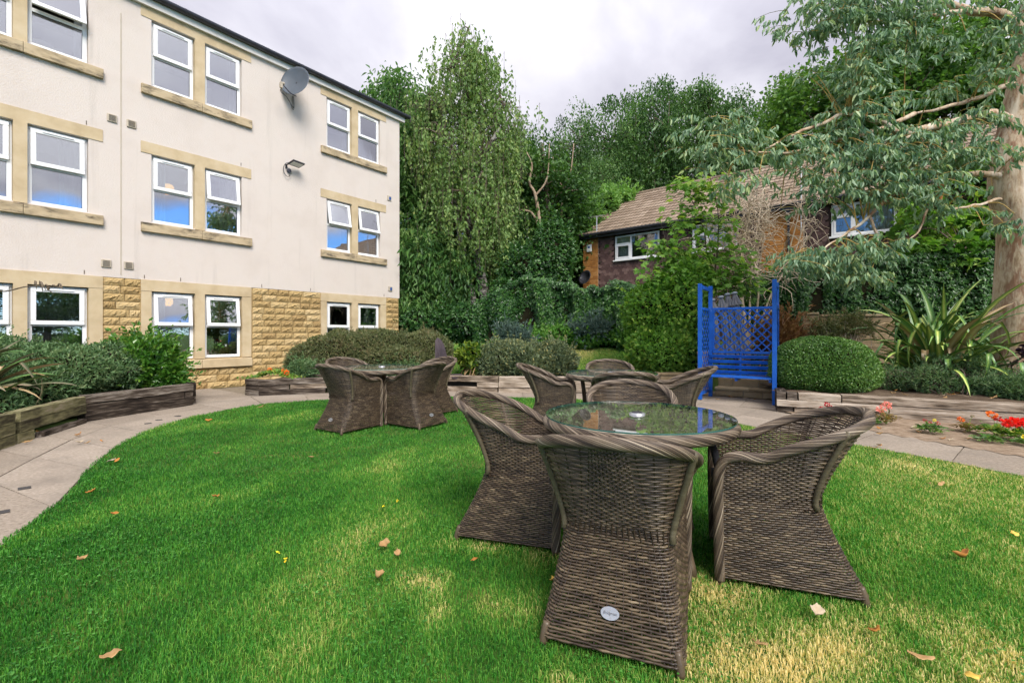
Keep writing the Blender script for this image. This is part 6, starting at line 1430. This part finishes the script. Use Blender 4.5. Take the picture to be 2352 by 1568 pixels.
potplant(home(.86, .28, .68), 'leafy red flowering plant in a blue pot on the window sill', potb, 60, .11, .28, lau_m, 'lance', 3, 9)
potplant(home(-.22, .28, .68), 'arching spider plant in a blue pot on the window sill', potb, 70, .36, .3, ivyb_m, 'lance', 4, 0, 1)
potplant(home(1.12, .28, .68), 'small green plant in a terracotta pot on the window sill', terra, 30, .09, .12, ivy_m, 'lance', 5)
lathe_thing('candle', 'small orange ornament between the potted plants on the sill', 'ornament', home(1.02, .22, .68), [('body', [(.001, 0), (.035, 0), (.03, .05), (.012, .08), (.001, .1)], orgpl)])
lampm = bpy.data.materials.new('lit_lampshade'); lampm.use_nodes = True; lb_ = lampm.node_tree.nodes['Principled BSDF']; lb_.inputs['Base Color'].default_value = (.7, .42, .08, 1); lb_.inputs['Emission Color'].default_value = (1, .55, .12, 1); lb_.inputs['Emission Strength'].default_value = .8
for (t_, z_, lab) in ((.08, 1.86, 'amber lampshade glowing behind the open ground floor window'), (.1, 4.38, 'amber pendant lampshade glowing behind the first floor window')):
    L_ = lathe_thing('pendant_lamp', lab, 'lamp', home(t_, .75, z_), [('shade', [(.09, 0), (.13, .04), (.13, .17), (.09, .21)], lampm)]); MB().tube([(0, 0, .2), (0, 0, .5)], .006, 5).build('cord', blackp_m, L_)
pil = MB(); th = np.linspace(0, np.pi, 9); ph_ = np.linspace(0, 2 * np.pi, 16, endpoint=False); V = np.array([(math.sin(a) * math.cos(b) * .2, math.sin(a) * math.sin(b) * .08, math.cos(a) * .13 + .12) for a in th for b in ph_]); V += .02 * lump(V * 12)[:, None]
pil.add(V, np.array([[i * 16 + j, (i + 1) * 16 + j, (i + 1) * 16 + (j + 1) % 16, i * 16 + (j + 1) % 16] for i in range(8) for j in range(16)]))
tag(pil.build('pillow', mat('cream_cloth', [(.3, (.62, .55, .38)), (.7, (.7, .64, .5))], rough=.9), smooth=True, loc=home(-1.98, .28, 6.38), rot=(0, 0, BR)), 'crumpled cream cloth on the top floor window sill at the left', 'cloth')

# ================================================================== grass
grass_m = leafmat('grass_blade', [(.010, .055, .007), (.022, .105, .012), (.042, .150, .018), (.085, .185, .026), (.21, .235, .065), (.45, .36, .17)], trans=.35, rough=.5, spec=.25, na=.0, gain=1.95)
def dryness(P):
    x, y = P[:, 0], P[:, 1]
    right = sstep(x * .8 + (5 - y) * .12, .8, 3.2) * .30
    pat = np.clip(lump(np.c_[x * 1.1, y * 1.1, x * 0], 1.1), 0, 1) * .26
    spots = 0
    for sx, sy, r_ in ((-.15, 2.1, .35), (.85, 1.75, .3), (1.35, 1.85, .4), (1.75, 2.05, .3), (-.2, 2.75, .25), (2.0, 1.72, .35), (.25, 1.62, .3), (1.55, 1.55, .25), (-.45, 2.35, .28), (.35, 2.62, .3), (1.05, 2.3, .35)): spots = spots + .52 * np.exp(-((x - sx) ** 2 + ((y - sy) * 1.6) ** 2) / r_ ** 2 * 1.6)
    left = -.06 * sstep(-x, .5, 3)
    return right + pat + spots * (.7 + .5 * lump(np.c_[x * 5, y * 5, x * 0])) + left
def grass(zone, n, hmin, hmax, w, segs, seed, name):
    rng = np.random.default_rng(seed); y = rng.uniform(zone[0], zone[1], int(n * 1.5)); xw = np.minimum(1.32 * y + 1.0, 9); P = np.stack([rng.uniform(-1, 1, len(y)) * xw, y], -1)
    P = P[inside(P, LAWN_G)][:n]; n = len(P); dr = dryness(P); tuft = lump(np.c_[P * 4.5, np.zeros(n)], 1.0)
    h = rng.uniform(hmin, hmax, n) * (1 + .35 * tuft) * np.where(dr > .32, .7, 1.0); az = rng.uniform(0, 6.28, n) + 1.2 * lump(np.c_[P * 1.5, np.ones(n)]); lean = np.abs(rng.normal(.55, .3, n))
    d = np.stack([np.cos(az), np.sin(az)], -1); s = np.stack([-np.sin(az), np.cos(az)], -1) * (w * rng.uniform(.7, 1.3, n))[:, None] / 2
    tone = np.clip(.08 + rng.random(n) * .46 + dr + .10 * tuft, 0, 1)
    z0 = np.full((n, 1), -.006)
    if segs == 2:
        m1 = P + d * (h * lean * .35)[:, None]; tp_ = P + d * (h * lean)[:, None]
        V = np.stack([np.c_[P - s, z0], np.c_[P + s, z0], np.c_[m1 - s * .8, h * .6], np.c_[m1 + s * .8, h * .6], np.c_[tp_, h * (1 - .25 * lean)]], 1).reshape(-1, 3)
        b = np.arange(n)[:, None] * 5; F = [b + np.array([[0, 1, 3, 2]]), b + np.array([[2, 3, 4]])]; return V, F, np.repeat(tone, 5)
    tp_ = P + d * (h * lean)[:, None]; V = np.stack([np.c_[P - s, z0], np.c_[P + s, z0], np.c_[tp_, h * (1 - .2 * lean)]], 1).reshape(-1, 3); return V, [np.arange(n)[:, None] * 3 + np.array([[0, 1, 2]])], np.repeat(tone, 3)
edge_n = np.stack([np.gradient(ci[:, 1]), -np.gradient(ci[:, 0])], -1); edge_n = nrm(edge_n)
LAWN_G = np.concatenate([ci - edge_n * (.012 + .018 * lump(np.c_[ci * 4, ci[:, :1] * 0]))[:, None], [(5.0, -1.0), (-2.3, -1.0)]])
gm_ = MB()
for args in (((1.35, 2.6), 165000, .012, .030, .0034, 2, 1), ((2.6, 4.2), 165000, .012, .030, .0044, 2, 2), ((4.2, 6.6), 140000, .014, .030, .007, 1, 3), ((6.6, 9.4), 110000, .014, .030, .010, 1, 4)):
    V, F, a = grass(*args, 'g'); gm_.add(V, [np.asarray(f) for f in F], a)
tag(gm_.build('grass', grass_m), 'short mown grass of the lawn, green with straw patches', 'grass', kind='stuff')
# sloping lawn behind the beds
rng = np.random.default_rng(14); n = 60000; x = rng.uniform(-3.2, 4.2, n); y = rng.uniform(10.9, 14.6, n); z = terrain(x, y); h = rng.uniform(.03, .06, n); az = rng.uniform(0, 6.28, n); d = np.stack([np.cos(az), np.sin(az)], -1) * .02
V = np.stack([np.c_[x - d[:, 1] * .35, y + d[:, 0] * .35, z - .01], np.c_[x + d[:, 1] * .35, y - d[:, 0] * .35, z - .01], np.c_[x + d[:, 0], y + d[:, 1], z + h]], 1).reshape(-1, 3)
tag(link('grass', new_mesh('grass', V, np.arange(n * 3).reshape(-1, 3), np.repeat(np.clip(rng.random(n) * .3 + .45 + .2 * lump(np.c_[x, y, z]), 0, 1), 3)), grass_m), 'grass on the slope behind the middle bushes', 'grass', kind='stuff')  # blade tone raised, painting a sunlit look into the slope
# clover among the near grass
rng = np.random.default_rng(15); n = 9000; y = rng.uniform(1.5, 5, n); x = rng.uniform(-1, 1, n) * (1.1 * y); ok = inside(np.c_[x, y], LAWN_G) & (lump(np.c_[x * 1.6, y * 1.6, x * 0 + 5]) > .12); x, y = x[ok], y[ok]; n = len(x)
tag(leaves('clover', np.c_[x, y, rng.uniform(.018, .034, n)], np.c_[rng.normal(0, 1, (n, 2)), np.zeros(n)], nrm(np.c_[rng.normal(0, .2, (n, 2)), np.ones(n)]), rng.uniform(.010, .018, n), 1.0, leafmat('clover_leaf', [(.014, .07, .008), (.026, .105, .012), (.045, .14, .02)], trans=.25, gain=1.9), None, 'diamond'), 'clover scattered through the near lawn', 'clover', kind='stuff')

# ================================================================== fallen leaves
lf1 = mat('dry_tan_leaf', [(.3, (.30, .17, .065)), (.7, (.46, .30, .14))], rough=.7, scale=30); lf2 = mat('orange_brown_leaf', [(.3, (.34, .13, .025)), (.7, (.48, .22, .05))], rough=.6, scale=30); lf3 = mat('pale_dead_leaf', [(.3, (.42, .33, .22)), (.7, (.52, .43, .31))], rough=.8, scale=30); lf4 = mat('yellow_leaf', [(.3, (.60, .38, .06)), (.7, (.68, .46, .10))], rough=.6, scale=30)
def fallen(u, v, L, w, m, lab, curl=.5, az=None, z=.035, seed=0, group=None):
    rg = np.random.default_rng(int(u + v)); n = 7; s = np.linspace(0, 1, n); wv = w / 2 * np.sin(np.pi * np.clip(s, .03, .97)) ** .7 * (1 + .15 * rg.normal(0, 1, n)); x = (s - .5) * L; L, w = L * .88, w * .88; zc = curl * L * .9 * (s - .5) ** 2 * 2 + rg.normal(0, .06 * w, n)
    V = np.concatenate([np.c_[x, -wv, zc + curl * wv * 1.1 + rg.normal(0, .10 * w, n)], np.c_[x, wv * 0, zc], np.c_[x, wv, zc + curl * wv * 1.3 + rg.normal(0, .10 * w, n)]]); k = np.arange(n - 1); F = np.concatenate([np.stack([k, k + 1, n + k + 1, n + k], -1), np.stack([n + k, n + k + 1, 2 * n + k + 1, 2 * n + k], -1)])
    o = link('fallen_leaf', new_mesh('fallen_leaf', V, F, smooth=True), m, None, G(u, v, z), (rg.normal(0, .25), rg.normal(0, .2), rg.uniform(0, 6.28) if az is None else az)); md = o.modifiers.new('thickness', 'SOLIDIFY'); md.thickness = .0012
    return tag(o, lab, 'leaf', group)
for a in [(2212, 1280, .11, .045, lf2, 'large curled orange brown leaf on the grass at the right', .9, .2), (1878, 1408, .065, .05, lf3, 'pale folded dead leaf in front of the right armchair', .8, .9), (1745, 1480, .07, .025, lf1, 'narrow tan leaf on the grass below the right armchair', .4, 0.1), (2115, 1511, .09, .028, lf1, 'long tan leaf on the dry patch at the lower right', .4, -.2), (2234, 1553, .05, .042, lf4, 'round yellow leaf at the bottom right', .3, 0), (2330, 1226, .045, .04, lf4, 'yellow leaf at the right edge of the lawn', .3, 0), (2160, 1112, .07, .03, lf1, 'tan leaf on the lawn right of the right armchair', .5, .3),
          (885, 1255, .06, .05, lf1, 'crumpled tan leaf, upper of the three left of the near chairs', .9, .5), (915, 1273, .06, .035, lf1, 'crumpled tan leaf just right of another on the open lawn', .8, 2), (872, 1325, .05, .05, lf1, 'crumpled tan leaf, lowest of the three left of the near chairs', .9, 1), (188, 1285, .06, .03, lf1, 'tan leaf standing in the grass near the path at lower left', .8, 1.5), (255, 1507, .065, .04, lf1, 'tan leaf on the grass at the bottom left', .5, .8), (210, 1130, .06, .04, lf2, 'orange brown leaf on the lawn edge by the left path', .7, .6), (256, 1058, .08, .06, lf3, 'pale leaf at the lawn edge by the left path', .3, 0), (480, 967, .09, .05, lf2, 'brown leaf on the far left lawn near the path', .8, .2), (495, 1140, .05, .03, lf2, 'small orange leaf on the left lawn', .6, .8), (270, 1057, .05, .03, lf2, 'orange leaf beside the pale leaf at the lawn edge', .7, 1.2), (262, 1180, .05, .025, lf2, 'small orange leaf in the grass near the left path', .7, 1.2), (497, 1041, .06, .03, lf1, 'tan leaf on the left lawn beyond the small orange one', .6, .3), (715, 1050, .05, .03, lf1, 'tan leaf on the lawn in front of the middle chairs', .6, .3), (2135, 1110, .04, .02, lf1, 'tiny tan leaf beside a larger tan leaf right of the armchair', .6, .3),
          (1270, 1330, .05, .02, lf4, 'yellow brown leaf at the foot of the nearest armchair', .5, 1.4), (1090, 1285, .04, .02, lf2, 'brown leaf on the grass under the left armchair', .5, .4), (600, 935, .08, .05, lf1, 'tan leaf on the far lawn by the middle planter', .5, .4), (1235, 938, .06, .05, lf4, 'yellow leaf on the lawn by the farthest table', .3, .4), (2010, 1448, .06, .03, lf2, 'dark brown leaf on the grass right of the right armchair', .5, .4)]: fallen(*a)
rg = np.random.default_rng(19)
ORD = 'first second third fourth fifth sixth seventh eighth ninth tenth eleventh twelfth thirteenth fourteenth fifteenth sixteenth'.split()
for n_, (u0, u1, v0, v1), z_, what, grp in ((9, (1640, 1770, 905, 918), .02, 'small dry leaf from the left on the paving behind the blue bench', 'dry leaves behind the bench'), (16, (2040, 2330, 893, 915), .31, 'dry leaf from the left on the soil under the right hand shrubs', 'dry leaves under the right shrubs'),
                                   (12, (1990, 2340, 975, 1030), .02, 'dry leaf from the left on the soil of the red flower strip', 'dry leaves on the flower strip'), (8, (30, 330, 985, 1030), .02, 'dry bark scrap from the left on the path beside the mossy sleepers', 'bark scraps on the left path')):
    us = np.sort(rg.uniform(u0, u1, n_))
    for k in range(n_): fallen(us[k], rg.uniform(v0, v1), rg.uniform(.05, .09), rg.uniform(.02, .04), [lf1, lf2, lf3][k % 3], ORD[k] + ' ' + what, .6, None, z_, group=grp)
for u, v, w_ in ((637, 1272, 'leftmost of the tiny yellow flowers in the open lawn'), (655, 1288, 'second tiny yellow flower from the left, lowest in the lawn'), (912, 1152, 'rightmost tiny yellow flower, just left of the near chairs'), (880, 1165, 'third tiny yellow flower from the left in the lawn')):
    b = G(u, v, .03); rng = np.random.default_rng(u); t = thing('buttercup', w_, 'flower', b, group='yellow flowers in the lawn'); leaves('petals', b + rng.normal(0, .004, (7, 3)) + (0, 0, .012), rdir(7, rng) * (1, 1, .3), np.tile((0, 0, 1.), (7, 1)), .013, .9, yelp, t, 'diamond', b, None, rng); MB().tube([(0, 0, -.02), (0, 0, .012)], .0012, 4).build('stem', gerl, t)
# small dark marks left on the left path
mk = mat('dark_path_mark', [(.3, (.045, .042, .042)), (.7, (.06, .056, .055))], rough=.9)
for k, (u, v) in enumerate(((56, 1120), (5, 1175), (340, 972), (365, 964), (408, 955))):
    p = G(u, v, .004); o = MB().prism([(-.055, 0), (0, -.05), (.055, 0), (0, .05)], 0, .003).build('path_inlay', mk, path, loc=(p[0], p[1], .003))
